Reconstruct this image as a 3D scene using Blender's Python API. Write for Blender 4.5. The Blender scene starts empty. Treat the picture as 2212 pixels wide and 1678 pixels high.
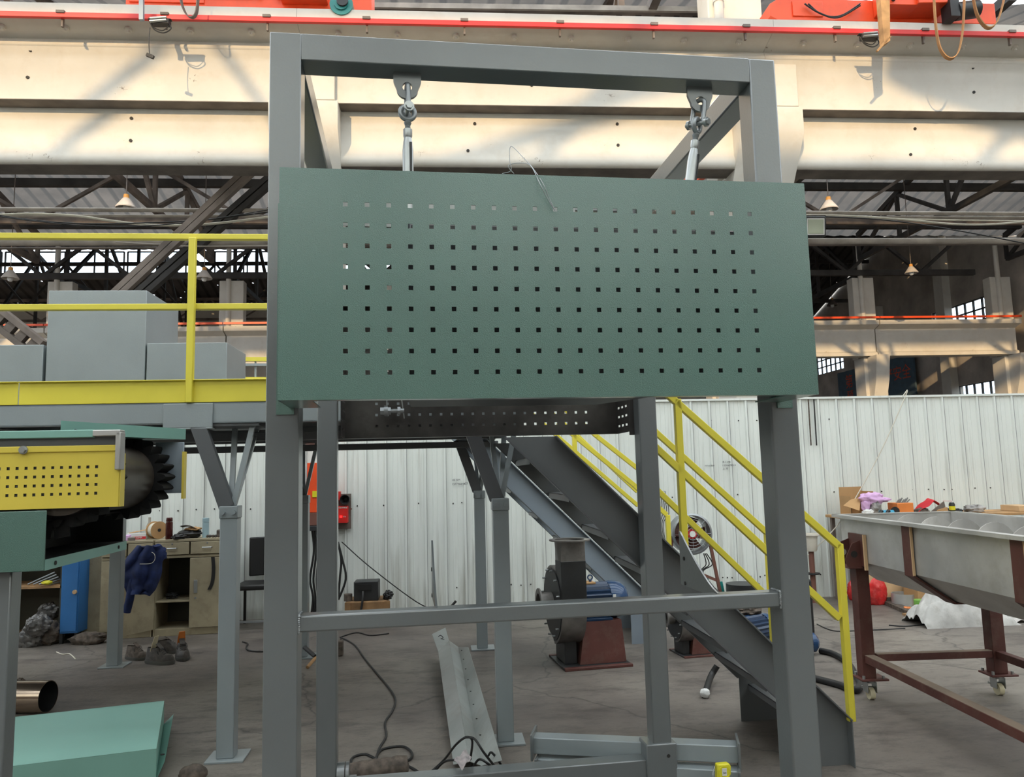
import bpy, math, random
from math import sin, cos, pi, radians, atan2, sqrt
from mathutils import Vector, Matrix, noise
random.seed(7)
C = bpy.context.scene.collection
SC = bpy.context.scene
# ------------------------------------------------------------------ camera
FOC = 1640.0; HC = 1.55; PITCH, ROLL, YAW = radians(6.4), radians(1.45), radians(4.6)
cF = Vector((sin(YAW)*cos(PITCH), cos(YAW)*cos(PITCH), sin(PITCH)))
r0 = Vector((cos(YAW), -sin(YAW), 0)); u0 = r0.cross(cF)
cR = cos(ROLL)*r0 - sin(ROLL)*u0; cU = cos(ROLL)*u0 + sin(ROLL)*r0
CAM = Vector((0, 0, HC))
cd = bpy.data.cameras.new('camera'); cam = bpy.data.objects.new('camera', cd); C.objects.link(cam)
cd.sensor_fit = 'HORIZONTAL'; cd.sensor_width = 36.0; cd.lens = 36.0*FOC/2212; cd.clip_end = 300; cd.clip_start = 0.05
cam.matrix_world = Matrix(((cR.x, cU.x, -cF.x, 0), (cR.y, cU.y, -cF.y, 0), (cR.z, cU.z, -cF.z, HC), (0, 0, 0, 1)))
SC.camera = cam
# ------------------------------------------------------------------ light
W = bpy.data.worlds.new('daylight'); SC.world = W; W.use_nodes = True
wn = W.node_tree.nodes; wl = W.node_tree.links
bg = wn['Background']; bg.inputs['Strength'].default_value = 3.6
tc = wn.new('ShaderNodeTexCoord'); sx = wn.new('ShaderNodeSeparateXYZ'); cr = wn.new('ShaderNodeValToRGB')
wl.new(tc.outputs['Generated'], sx.inputs[0]); wl.new(sx.outputs['Z'], cr.inputs[0]); wl.new(cr.outputs[0], bg.inputs['Color'])
cr.color_ramp.elements[0].position = 0.0; cr.color_ramp.elements[0].color = (0.06, 0.055, 0.05, 1)
hz = cr.color_ramp.elements.new(0.012); hz.color = (0.55, 0.62, 0.75, 1)
cr.color_ramp.elements[2].position = 0.6; cr.color_ramp.elements[2].color = (0.90, 0.97, 1.0, 1)
sd = bpy.data.lights.new('sun', 'SUN'); sun = bpy.data.objects.new('sun', sd); C.objects.link(sun)
sd.energy = 2.9; sd.color = (1.0, 0.70, 0.37); sd.angle = radians(0.7)
SUNEL, SUNAZ = radians(15), radians(24)
sdir = Vector((sin(SUNAZ)*cos(SUNEL), cos(SUNAZ)*cos(SUNEL), -sin(SUNEL)))
sun.rotation_euler = sdir.to_track_quat('-Z', 'Y').to_euler()
SC.view_settings.view_transform = 'Standard'; SC.view_settings.look = 'None'
SC.view_settings.gamma = 1.0; SC.view_settings.use_curve_mapping = False; SC.view_settings.exposure = 0.2
# ------------------------------------------------------------------ sight-line solver (photo pixel -> point on a real plane)
def ray(x, y): return cF + cR*((x-1106)/FOC) - cU*((y-839)/FOC)
def onZ(x, y, z=0.0):
    d = ray(x, y); return CAM + d*((z-HC)/d.z)
def onY(x, y, Y):
    d = ray(x, y); return CAM + d*(Y/d.y)
def onX(x, y, X):
    d = ray(x, y); return CAM + d*(X/d.x)
class Fr:
    def __init__(s, ox, oy, deg):
        s.o = Vector((ox, oy, 0)); a = radians(deg); s.a = a
        s.u = Vector((cos(a), sin(a), 0)); s.v = Vector((-sin(a), cos(a), 0))
        s.M = Matrix.Translation(s.o) @ Matrix.Rotation(a, 4, 'Z')
    def V(s, x, y, v):
        d = ray(x, y); t = (v-(CAM-s.o).dot(s.v))/d.dot(s.v); P = CAM+d*t; return Vector(((P-s.o).dot(s.u), v, P.z))
    def Z(s, x, y, z=0.0):
        P = onZ(x, y, z)-s.o; return Vector((P.dot(s.u), P.dot(s.v), z))
    def w(s, u, v, z=0.0): return s.M @ Vector((u, v, z))
ID = Matrix.Identity(4)
# ------------------------------------------------------------------ materials
def mat(name, col, rough=0.5, metal=0.0, var=0.06, vscale=3.0, bump=0.0, bscale=60.0, dirt=0.0, dirtcol=(0.1, 0.08, 0.06), emit=None, spec=0.5, coat=0.0, coords='Object'):
    m = bpy.data.materials.new(name); m.use_nodes = True
    n = m.node_tree.nodes; l = m.node_tree.links; b = n['Principled BSDF']
    b.inputs['Roughness'].default_value = rough; b.inputs['Metallic'].default_value = metal
    b.inputs['Specular IOR Level'].default_value = spec
    b.inputs['Coat Weight'].default_value = coat; b.inputs['Coat Roughness'].default_value = 0.22
    t = n.new('ShaderNodeTexCoord')
    nz = n.new('ShaderNodeTexNoise'); nz.inputs['Scale'].default_value = vscale; nz.inputs['Detail'].default_value = 5
    l.new(t.outputs[coords], nz.inputs['Vector'])
    r = n.new('ShaderNodeValToRGB'); l.new(nz.outputs['Fac'], r.inputs[0])
    a = tuple(max(0, c*(1-var*2)) for c in col); bb = tuple(min(1, c*(1+var*2)) for c in col)
    r.color_ramp.elements[0].position = 0.3; r.color_ramp.elements[1].position = 0.7
    r.color_ramp.elements[0].color = (*a, 1); r.color_ramp.elements[1].color = (*bb, 1)
    out = r.outputs[0]
    if dirt > 0:
        n2 = n.new('ShaderNodeTexNoise'); n2.inputs['Scale'].default_value = vscale*2.7; n2.inputs['Detail'].default_value = 8; n2.inputs['Roughness'].default_value = 0.7
        l.new(t.outputs[coords], n2.inputs['Vector'])
        r2 = n.new('ShaderNodeValToRGB'); l.new(n2.outputs['Fac'], r2.inputs[0])
        r2.color_ramp.elements[0].position = 0.5; r2.color_ramp.elements[1].position = 0.75
        r2.color_ramp.elements[0].color = (0, 0, 0, 1); r2.color_ramp.elements[1].color = (dirt, dirt, dirt, 1)
        mx = n.new('ShaderNodeMix'); mx.data_type = 'RGBA'; l.new(r2.outputs[0], mx.inputs[0]); l.new(out, mx.inputs[6]); mx.inputs[7].default_value = (*dirtcol, 1); out = mx.outputs[2]
    l.new(out, b.inputs['Base Color'])
    if bump > 0:
        n3 = n.new('ShaderNodeTexNoise'); n3.inputs['Scale'].default_value = bscale; n3.inputs['Detail'].default_value = 3; l.new(t.outputs[coords], n3.inputs['Vector'])
        bp = n.new('ShaderNodeBump'); bp.inputs['Strength'].default_value = bump; bp.inputs['Distance'].default_value = 0.004
        l.new(n3.outputs['Fac'], bp.inputs['Height']); l.new(bp.outputs[0], b.inputs['Normal'])
    if emit:
        b.inputs['Emission Color'].default_value = (*emit[:3], 1); b.inputs['Emission Strength'].default_value = emit[3]
    return m
M = {}
M['grey'] = mat('grey_gloss_paint_shaded', (0.118, 0.132, 0.136), 0.30, var=0.03, bump=0.1, bscale=120, spec=0.9, coat=0.8)  # frame copy of the grey paint, darkened for its dimmer light
M['greyp'] = mat('grey_gloss_paint_lit', (0.25, 0.285, 0.295), 0.34, var=0.03, bump=0.1, bscale=120, spec=0.7, coat=0.4)  # same grey paint as the frame, lightened for the brighter-lit platform
M['ribshade'] = mat('sheet_lap_shade', (0.30, 0.31, 0.30), 0.8)
M['greyd'] = mat('dark_grey_paint', (0.10, 0.105, 0.11), 0.4, var=0.05)
M['stairgrey'] = mat('stair_grey_paint', (0.12, 0.128, 0.13), 0.38, var=0.04)
M['bluegrey'] = mat('blue_grey_paint', (0.27, 0.32, 0.37), 0.4, var=0.03)
M['green'] = mat('green_textured_paint', (0.046, 0.128, 0.100), 0.33, var=0.03, bump=0.4, bscale=420, spec=0.9, coat=0.8)
M['greens'] = mat('green_smooth_paint_lit', (0.20, 0.39, 0.33), 0.4, var=0.02)  # same green as the guard paint, lightened for light from above
M['yellow'] = mat('yellow_paint', (0.72, 0.62, 0.06), 0.38, var=0.03)
M['yellowd'] = mat('guard_yellow_paint', (0.66, 0.52, 0.07), 0.4, var=0.04)
M['black'] = mat('black_rubber', (0.012, 0.012, 0.012), 0.5, var=0.1)
M['blacks'] = mat('black_steel', (0.02, 0.021, 0.022), 0.45, var=0.2, dirt=0.2, dirtcol=(0.05, 0.045, 0.04))
M['mill'] = mat('mill_steel', (0.20, 0.19, 0.18), 0.42, 0.55, var=0.2, vscale=4, dirt=0.5, dirtcol=(0.07, 0.06, 0.05))
M['zinc'] = mat('zinc_plate', (0.42, 0.44, 0.44), 0.36, 0.85, var=0.08)
M['castgrey'] = mat('galvanised_grey', (0.30, 0.32, 0.33), 0.4, 0.7, var=0.1)
M['stain'] = mat('stainless_sheet', (0.50, 0.49, 0.47), 0.38, 0.45, var=0.12, vscale=2.5, dirt=0.45, dirtcol=(0.30, 0.27, 0.22))
M['rawc'] = mat('bare_concrete', (0.16, 0.14, 0.12), 0.9, var=0.15, vscale=3)
M['oxide'] = mat('red_oxide_primer', (0.095, 0.03, 0.023), 0.55, var=0.15, dirt=0.35, dirtcol=(0.2, 0.15, 0.11))
M['dust'] = mat('dusty_primer', (0.20, 0.15, 0.11), 0.8, var=0.12, dirt=0.3, dirtcol=(0.25, 0.21, 0.16))
M['cream'] = mat('cream_plaster', (0.62, 0.59, 0.53), 0.85, var=0.04, vscale=1.2, bump=0.3, bscale=8, dirt=0.35, dirtcol=(0.5, 0.42, 0.33), coords='Object')
def add_cracks(m):
    n = m.node_tree.nodes; l = m.node_tree.links; b = n['Principled BSDF']; src = b.inputs['Base Color'].links[0].from_socket
    t = n.new('ShaderNodeTexCoord'); v = n.new('ShaderNodeTexVoronoi'); v.feature = 'DISTANCE_TO_EDGE'; v.inputs['Scale'].default_value = 7.0; w = n.new('ShaderNodeTexNoise'); w.inputs['Scale'].default_value = 9; w.inputs['Detail'].default_value = 4
    l.new(t.outputs['Object'], w.inputs['Vector']); sc = n.new('ShaderNodeVectorMath'); sc.operation = 'SCALE'; sc.inputs['Scale'].default_value = 0.25; l.new(w.outputs['Color'], sc.inputs[0]); ad = n.new('ShaderNodeVectorMath'); l.new(t.outputs['Object'], ad.inputs[0]); l.new(sc.outputs[0], ad.inputs[1]); l.new(ad.outputs[0], v.inputs['Vector'])
    a = n.new('ShaderNodeMath'); a.operation = 'LESS_THAN'; a.inputs[1].default_value = 0.022; l.new(v.outputs['Distance'], a.inputs[0])
    k = n.new('ShaderNodeTexNoise'); k.inputs['Scale'].default_value = 1.7; k.inputs['Detail'].default_value = 6; k.inputs['Roughness'].default_value = 0.75; l.new(t.outputs['Object'], k.inputs['Vector'])
    c = n.new('ShaderNodeMath'); c.operation = 'GREATER_THAN'; c.inputs[1].default_value = 0.655; l.new(k.outputs['Fac'], c.inputs[0]); d = n.new('ShaderNodeMath'); d.operation = 'MULTIPLY'; l.new(a.outputs[0], d.inputs[0]); l.new(c.outputs[0], d.inputs[1])
    x = n.new('ShaderNodeMix'); x.data_type = 'RGBA'; l.new(d.outputs[0], x.inputs[0]); l.new(src, x.inputs[6]); x.inputs[7].default_value = (0.22, 0.18, 0.14, 1); l.new(x.outputs[2], b.inputs['Base Color'])
add_cracks(M['cream'])
M['beltm'] = mat('matt_black_belt', (0.010, 0.010, 0.010), 0.75, spec=0.15)
M['panm'] = mat('dark_mill_sheet', (0.075, 0.07, 0.066), 0.4, 0.4, var=0.3, vscale=4, dirt=0.5, dirtcol=(0.03, 0.028, 0.025))
M['steelroof'] = mat('dusty_truss_steel', (0.16, 0.13, 0.11), 0.75, var=0.25, vscale=2)
M['steeldark'] = mat('dark_truss_steel', (0.035, 0.032, 0.03), 0.7, var=0.25, vscale=2)
M['pipe'] = mat('pipe_paint', (0.34, 0.30, 0.26), 0.6, var=0.15)
M['orange'] = mat('crane_orange', (0.85, 0.085, 0.018), 0.42, var=0.05, dirt=0.15)
M['red'] = mat('signal_red', (0.62, 0.02, 0.015), 0.4, var=0.05)
M['belt'] = mat('yellow_strap', (0.42, 0.22, 0.09), 0.8, var=0.15)
M['wood'] = mat('raw_wood', (0.38, 0.22, 0.10), 0.75, var=0.2, vscale=6)
M['plasticd'] = mat('dark_crumpled_plastic', (0.11, 0.105, 0.10), 0.22, var=0.4, vscale=9, bump=0.8, bscale=25)
M['crate'] = mat('old_crate_wood', (0.24, 0.135, 0.06), 0.85, var=0.25, vscale=6)
M['plank'] = mat('weathered_plank', (0.40, 0.23, 0.10), 0.8, var=0.2, vscale=5)
M['card'] = mat('cardboard', (0.46, 0.27, 0.12), 0.85, var=0.06)
M['ply'] = mat('plywood', (0.60, 0.40, 0.22), 0.7, var=0.08)
M['beige'] = mat('beige_cabinet_paint', (0.34, 0.29, 0.19), 0.5, var=0.1, dirt=0.5, dirtcol=(0.14, 0.10, 0.07))
M['cabdark'] = mat('cabinet_inside', (0.06, 0.06, 0.045), 0.7)
M['blue'] = mat('blue_locker_paint', (0.03, 0.16, 0.42), 0.45)
M['motor'] = mat('motor_blue', (0.006, 0.028, 0.075), 0.3, var=0.1)
M['motorl'] = mat('motor_cowl_blue', (0.014, 0.05, 0.13), 0.2, var=0.1)
M['navy'] = mat('navy_workwear', (0.008, 0.018, 0.075), 0.9, var=0.2, vscale=15)
M['leather'] = mat('worn_leather', (0.045, 0.038, 0.032), 0.6, var=0.3, vscale=25, dirt=0.4, dirtcol=(0.16, 0.13, 0.11))
M['leatherb'] = mat('brown_leather', (0.09, 0.07, 0.055), 0.8, var=0.3, vscale=25)
M['sole'] = mat('grey_rubber_sole', (0.07, 0.068, 0.06), 0.7)
M['white'] = mat('white_plastic', (0.75, 0.75, 0.72), 0.4)
M['paper'] = mat('paper', (0.7, 0.7, 0.68), 0.8)
M['sack'] = mat('woven_sack', (0.43, 0.42, 0.40), 0.7, var=0.12, vscale=5, bump=1.0, bscale=9, dirt=0.6, dirtcol=(0.24, 0.22, 0.19))
M['pink'] = mat('pink_cloth', (0.68, 0.42, 0.68), 0.85, bump=0.6, bscale=25)
M['redcloth'] = mat('red_cloth', (0.55, 0.02, 0.03), 0.7, bump=0.5, bscale=20)
M['redbag'] = mat('red_plastic_bag', (0.62, 0.03, 0.03), 0.25, var=0.2, vscale=8, bump=0.35, bscale=30, dirt=0.3, dirtcol=(0.7, 0.25, 0.2))
M['plastic'] = mat('clear_grey_plastic', (0.33, 0.31, 0.29), 0.2, var=0.35, vscale=9, bump=1.0, bscale=22)
M['orangebox'] = mat('orange_plastic', (0.72, 0.22, 0.05), 0.4)
M['turq'] = mat('turquoise_tool', (0.05, 0.35, 0.55), 0.4)
M['teal'] = mat('teal_motor', (0.02, 0.22, 0.20), 0.35)
M['maroon'] = mat('maroon_flask', (0.06, 0.012, 0.01), 0.15, 0.3)
M['paleblue'] = mat('pale_blue_flask', (0.30, 0.42, 0.46), 0.4)
M['bottle'] = mat('clear_bottle', (0.35, 0.33, 0.28), 0.15, var=0.2)
M['lamp'] = mat('enamel_lamp', (0.52, 0.47, 0.42), 0.6, var=0.1)
M['lampo'] = mat('lamp_cap_orange', (0.65, 0.30, 0.06), 0.6)
M['flood'] = mat('flood_glass', (0.40, 0.44, 0.32), 0.2)
M['signblue'] = mat('faded_blue_sign', (0.07, 0.12, 0.16), 0.7, dirt=0.4)
M['signred'] = mat('sign_red_letters', (0.60, 0.09, 0.04), 0.7)
M['ink'] = mat('marker_ink', (0.04, 0.04, 0.045), 0.7)
M['hole'] = mat('rivet_dark', (0.02, 0.018, 0.016), 0.7)
M['brass'] = mat('brown_stainless_tube', (0.42, 0.33, 0.25), 0.16, 0.95, var=0.08)
M['rope'] = mat('cotton_cord', (0.6, 0.57, 0.48), 0.9)
M['ceramic'] = mat('white_ceramic', (0.62, 0.58, 0.5), 0.3)
M['foam'] = mat('cream_wheel', (0.62, 0.56, 0.38), 0.5)
M['led'] = mat('red_indicator_light', (0.9, 0.02, 0.02), 0.4, emit=(1, 0.02, 0.02, 2.0))
M['tape'] = mat('tape_yellow', (0.75, 0.68, 0.03), 0.35)
M['palegreen'] = mat('pale_green_can', (0.18, 0.42, 0.08), 0.4)
M['galv'] = mat('galvanised_sheet', (0.36, 0.385, 0.37), 0.38, 0.25, var=0.12, vscale=2, dirt=0.45, dirtcol=(0.22, 0.17, 0.14))
M['brownpipe'] = mat('rusty_brown_tube', (0.17, 0.07, 0.05), 0.6)
# white profiled sheet, grimy towards the bottom
def wall_mat():
    m = mat('white_profiled_sheet', (0.74, 0.77, 0.73), 0.4, var=0.03, vscale=0.8)
    n = m.node_tree.nodes; l = m.node_tree.links; b = n['Principled BSDF']
    src = b.inputs['Base Color'].links[0].from_socket
    t = n.new('ShaderNodeTexCoord'); mp = n.new('ShaderNodeMapping'); mp.inputs['Scale'].default_value = (9, 9, 0.6)
    l.new(t.outputs['Object'], mp.inputs[0]); nz = n.new('ShaderNodeTexNoise'); nz.inputs['Scale'].default_value = 1.6; nz.inputs['Detail'].default_value = 7
    l.new(mp.outputs[0], nz.inputs['Vector']); s = n.new('ShaderNodeSeparateXYZ'); l.new(t.outputs['Object'], s.inputs[0])
    mr = n.new('ShaderNodeMapRange'); mr.inputs[1].default_value = 0.0; mr.inputs[2].default_value = 0.9; mr.inputs[3].default_value = 0.20; mr.inputs[4].default_value = 0.0
    l.new(s.outputs['Z'], mr.inputs[0]); ad = n.new('ShaderNodeMath'); ad.operation = 'ADD'; l.new(nz.outputs['Fac'], ad.inputs[0]); l.new(mr.outputs[0], ad.inputs[1])
    r = n.new('ShaderNodeValToRGB'); r.color_ramp.elements[0].position = 0.58; r.color_ramp.elements[0].color = (0, 0, 0, 1); r.color_ramp.elements[1].position = 1.05; r.color_ramp.elements[1].color = (0.75,)*3+(1,)
    l.new(ad.outputs[0], r.inputs[0]); mx = n.new('ShaderNodeMix'); mx.data_type = 'RGBA'; l.new(r.outputs[0], mx.inputs[0]); l.new(src, mx.inputs[6]); mx.inputs[7].default_value = (0.24, 0.22, 0.17, 1)
    l.new(mx.outputs[2], b.inputs['Base Color']); return m
M['wall'] = wall_mat()
def floor_mat():
    m = bpy.data.materials.new('worn_concrete'); m.use_nodes = True; n = m.node_tree.nodes; l = m.node_tree.links; b = n['Principled BSDF']
    t = n.new('ShaderNodeTexCoord')
    def nz(sc, det, rough=0.6, st=(1, 1, 1)):
        mp = n.new('ShaderNodeMapping'); mp.inputs['Scale'].default_value = st; l.new(t.outputs['Object'], mp.inputs[0])
        a = n.new('ShaderNodeTexNoise'); a.inputs['Scale'].default_value = sc; a.inputs['Detail'].default_value = det; a.inputs['Roughness'].default_value = rough; l.new(mp.outputs[0], a.inputs['Vector']); return a.outputs['Fac']
    def ramp(s, p0, c0, p1, c1):
        r = n.new('ShaderNodeValToRGB'); l.new(s, r.inputs[0]); r.color_ramp.elements[0].position = p0; r.color_ramp.elements[1].position = p1
        r.color_ramp.elements[0].color = (*c0, 1); r.color_ramp.elements[1].color = (*c1, 1); return r.outputs[0]
    def mix(f, a, c, ty='MIX'):
        x = n.new('ShaderNodeMix'); x.data_type = 'RGBA'; x.blend_type = ty
        (l.new(f, x.inputs[0]) if not isinstance(f, float) else setattr(x.inputs[0], 'default_value', f)); l.new(a, x.inputs[6])
        (l.new(c, x.inputs[7]) if not isinstance(c, tuple) else setattr(x.inputs[7], 'default_value', (*c, 1))); return x.outputs[2]
    base = ramp(nz(0.55, 6), 0.35, (0.105, 0.088, 0.078), 0.66, (0.225, 0.20, 0.17))
    base = mix(ramp(nz(2.2, 8, 0.75, (1, 2.4, 1)), 0.50, (0, 0, 0), 0.68, (0.8,)*3), base, (0.06, 0.05, 0.045))
    base = mix(ramp(nz(11, 8, 0.8, (1, 2, 1)), 0.53, (0, 0, 0), 0.72, (0.8,)*3), base, (0.06, 0.05, 0.045))
    base = mix(ramp(nz(40, 4, 0.8), 0.62, (0, 0, 0), 0.75, (0.35,)*3), base, (0.30, 0.28, 0.25))
    v = n.new('ShaderNodeTexVoronoi'); v.feature = 'DISTANCE_TO_EDGE'; v.inputs['Scale'].default_value = 0.42
    wn2 = n.new('ShaderNodeTexNoise'); wn2.inputs['Scale'].default_value = 2.5; wn2.inputs['Detail'].default_value = 6; l.new(t.outputs['Object'], wn2.inputs['Vector'])
    va = n.new('ShaderNodeVectorMath'); va.operation = 'SCALE'; va.inputs['Scale'].default_value = 0.5; l.new(wn2.outputs['Color'], va.inputs[0])
    vb = n.new('ShaderNodeVectorMath'); l.new(t.outputs['Object'], vb.inputs[0]); l.new(va.outputs[0], vb.inputs[1]); l.new(vb.outputs[0], v.inputs['Vector'])
    base = mix(ramp(v.outputs['Distance'], 0.0, (0.7,)*3, 0.006, (0, 0, 0)), base, (0.035, 0.03, 0.027))
    l.new(base, b.inputs['Base Color'])
    rr = n.new('ShaderNodeMapRange'); rr.inputs[3].default_value = 0.38; rr.inputs[4].default_value = 0.75; l.new(nz(1.3, 5), rr.inputs[0]); l.new(rr.outputs[0], b.inputs['Roughness'])
    bp = n.new('ShaderNodeBump'); bp.inputs['Strength'].default_value = 0.35; bp.inputs['Distance'].default_value = 0.01; l.new(nz(25, 6, 0.7), bp.inputs['Height']); l.new(bp.outputs[0], b.inputs['Normal'])
    return m
M['floor'] = floor_mat()
def roof_mat(name, col, holes):
    m = mat(name, col, 0.75, var=0.3, vscale=0.6)
    n = m.node_tree.nodes; l = m.node_tree.links; b = n['Principled BSDF']; src = b.inputs['Base Color'].links[0].from_socket    # darker bands along the corrugation
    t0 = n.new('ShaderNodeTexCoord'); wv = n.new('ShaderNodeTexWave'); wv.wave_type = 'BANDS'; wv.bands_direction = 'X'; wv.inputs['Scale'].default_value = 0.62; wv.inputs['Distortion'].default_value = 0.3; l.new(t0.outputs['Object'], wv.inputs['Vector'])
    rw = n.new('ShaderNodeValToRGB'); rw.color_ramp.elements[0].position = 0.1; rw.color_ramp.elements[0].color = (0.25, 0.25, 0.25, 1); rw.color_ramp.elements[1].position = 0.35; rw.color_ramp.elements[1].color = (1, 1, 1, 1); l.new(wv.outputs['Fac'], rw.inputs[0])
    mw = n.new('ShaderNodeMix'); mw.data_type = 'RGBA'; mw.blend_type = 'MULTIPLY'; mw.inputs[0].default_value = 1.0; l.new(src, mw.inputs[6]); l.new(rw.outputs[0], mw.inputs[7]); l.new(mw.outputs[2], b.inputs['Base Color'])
    n = m.node_tree.nodes; l = m.node_tree.links; b = n['Principled BSDF']
    if not holes:    # translucency added to brighten the roof underside
        tl = n.new('ShaderNodeBsdfTranslucent'); tl.inputs[0].default_value = (0.75, 0.72, 0.70, 1); mx = n.new('ShaderNodeMixShader'); mx.inputs[0].default_value = 0.05
        l.new(b.outputs[0], mx.inputs[1]); l.new(tl.outputs[0], mx.inputs[2]); l.new(mx.outputs[0], n['Material Output'].inputs['Surface'])
    if holes:    # rust holes: sky shows through
        t = n.new('ShaderNodeTexCoord'); v = n.new('ShaderNodeTexVoronoi'); v.inputs['Scale'].default_value = 2.2; l.new(t.outputs['Object'], v.inputs['Vector'])
        r = n.new('ShaderNodeMath'); r.operation = 'LESS_THAN'; r.inputs[1].default_value = 0.10; l.new(v.outputs['Distance'], r.inputs[0])
        s = n.new('ShaderNodeSeparateColor'); l.new(v.outputs['Color'], s.inputs[0]); q = n.new('ShaderNodeMath'); q.operation = 'GREATER_THAN'; q.inputs[1].default_value = 0.55; l.new(s.outputs[0], q.inputs[0])
        g = n.new('ShaderNodeMath'); g.operation = 'MULTIPLY'; l.new(r.outputs[0], g.inputs[0]); l.new(q.outputs[0], g.inputs[1])
        tr = n.new('ShaderNodeBsdfTransparent'); mx = n.new('ShaderNodeMixShader'); o = n['Material Output']
        l.new(g.outputs[0], mx.inputs[0]); l.new(b.outputs[0], mx.inputs[1]); l.new(tr.outputs[0], mx.inputs[2]); l.new(mx.outputs[0], o.inputs['Surface'])
    return m
M['roof2'] = roof_mat('grey_roof_sheet', (0.62, 0.58, 0.55), False)
M['roof3'] = roof_mat('rusted_dark_roof_sheet', (0.05, 0.045, 0.045), True)
def glass_mat():
    m = bpy.data.materials.new('dusty_window_glass'); m.use_nodes = True; n = m.node_tree.nodes; l = m.node_tree.links
    for x in list(n):
        if x.type == 'BSDF_PRINCIPLED': n.remove(x)
    t = n.new('ShaderNodeBsdfTransparent'); t.inputs[0].default_value = (0.86, 0.93, 0.95, 1); g = n.new('ShaderNodeBsdfGlossy'); g.inputs['Roughness'].default_value = 0.1
    x = n.new('ShaderNodeMixShader'); x.inputs[0].default_value = 0.08; l.new(t.outputs[0], x.inputs[1]); l.new(g.outputs[0], x.inputs[2]); l.new(x.outputs[0], n['Material Output'].inputs[0]); return m
M['glass'] = glass_mat()
M['drum'] = mat('oily_brown_steel', (0.055, 0.045, 0.036), 0.35, 0.4, var=0.3)
def frost_mat():
    m = bpy.data.materials.new('frosted_fill_pane'); m.use_nodes = True; n = m.node_tree.nodes; l = m.node_tree.links
    for x in list(n):
        if x.type == 'BSDF_PRINCIPLED': n.remove(x)
    t = n.new('ShaderNodeBsdfTranslucent'); t.inputs[0].default_value = (0.90, 0.95, 0.95, 1); l.new(t.outputs[0], n['Material Output'].inputs[0]); return m
M['frost'] = frost_mat()
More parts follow.
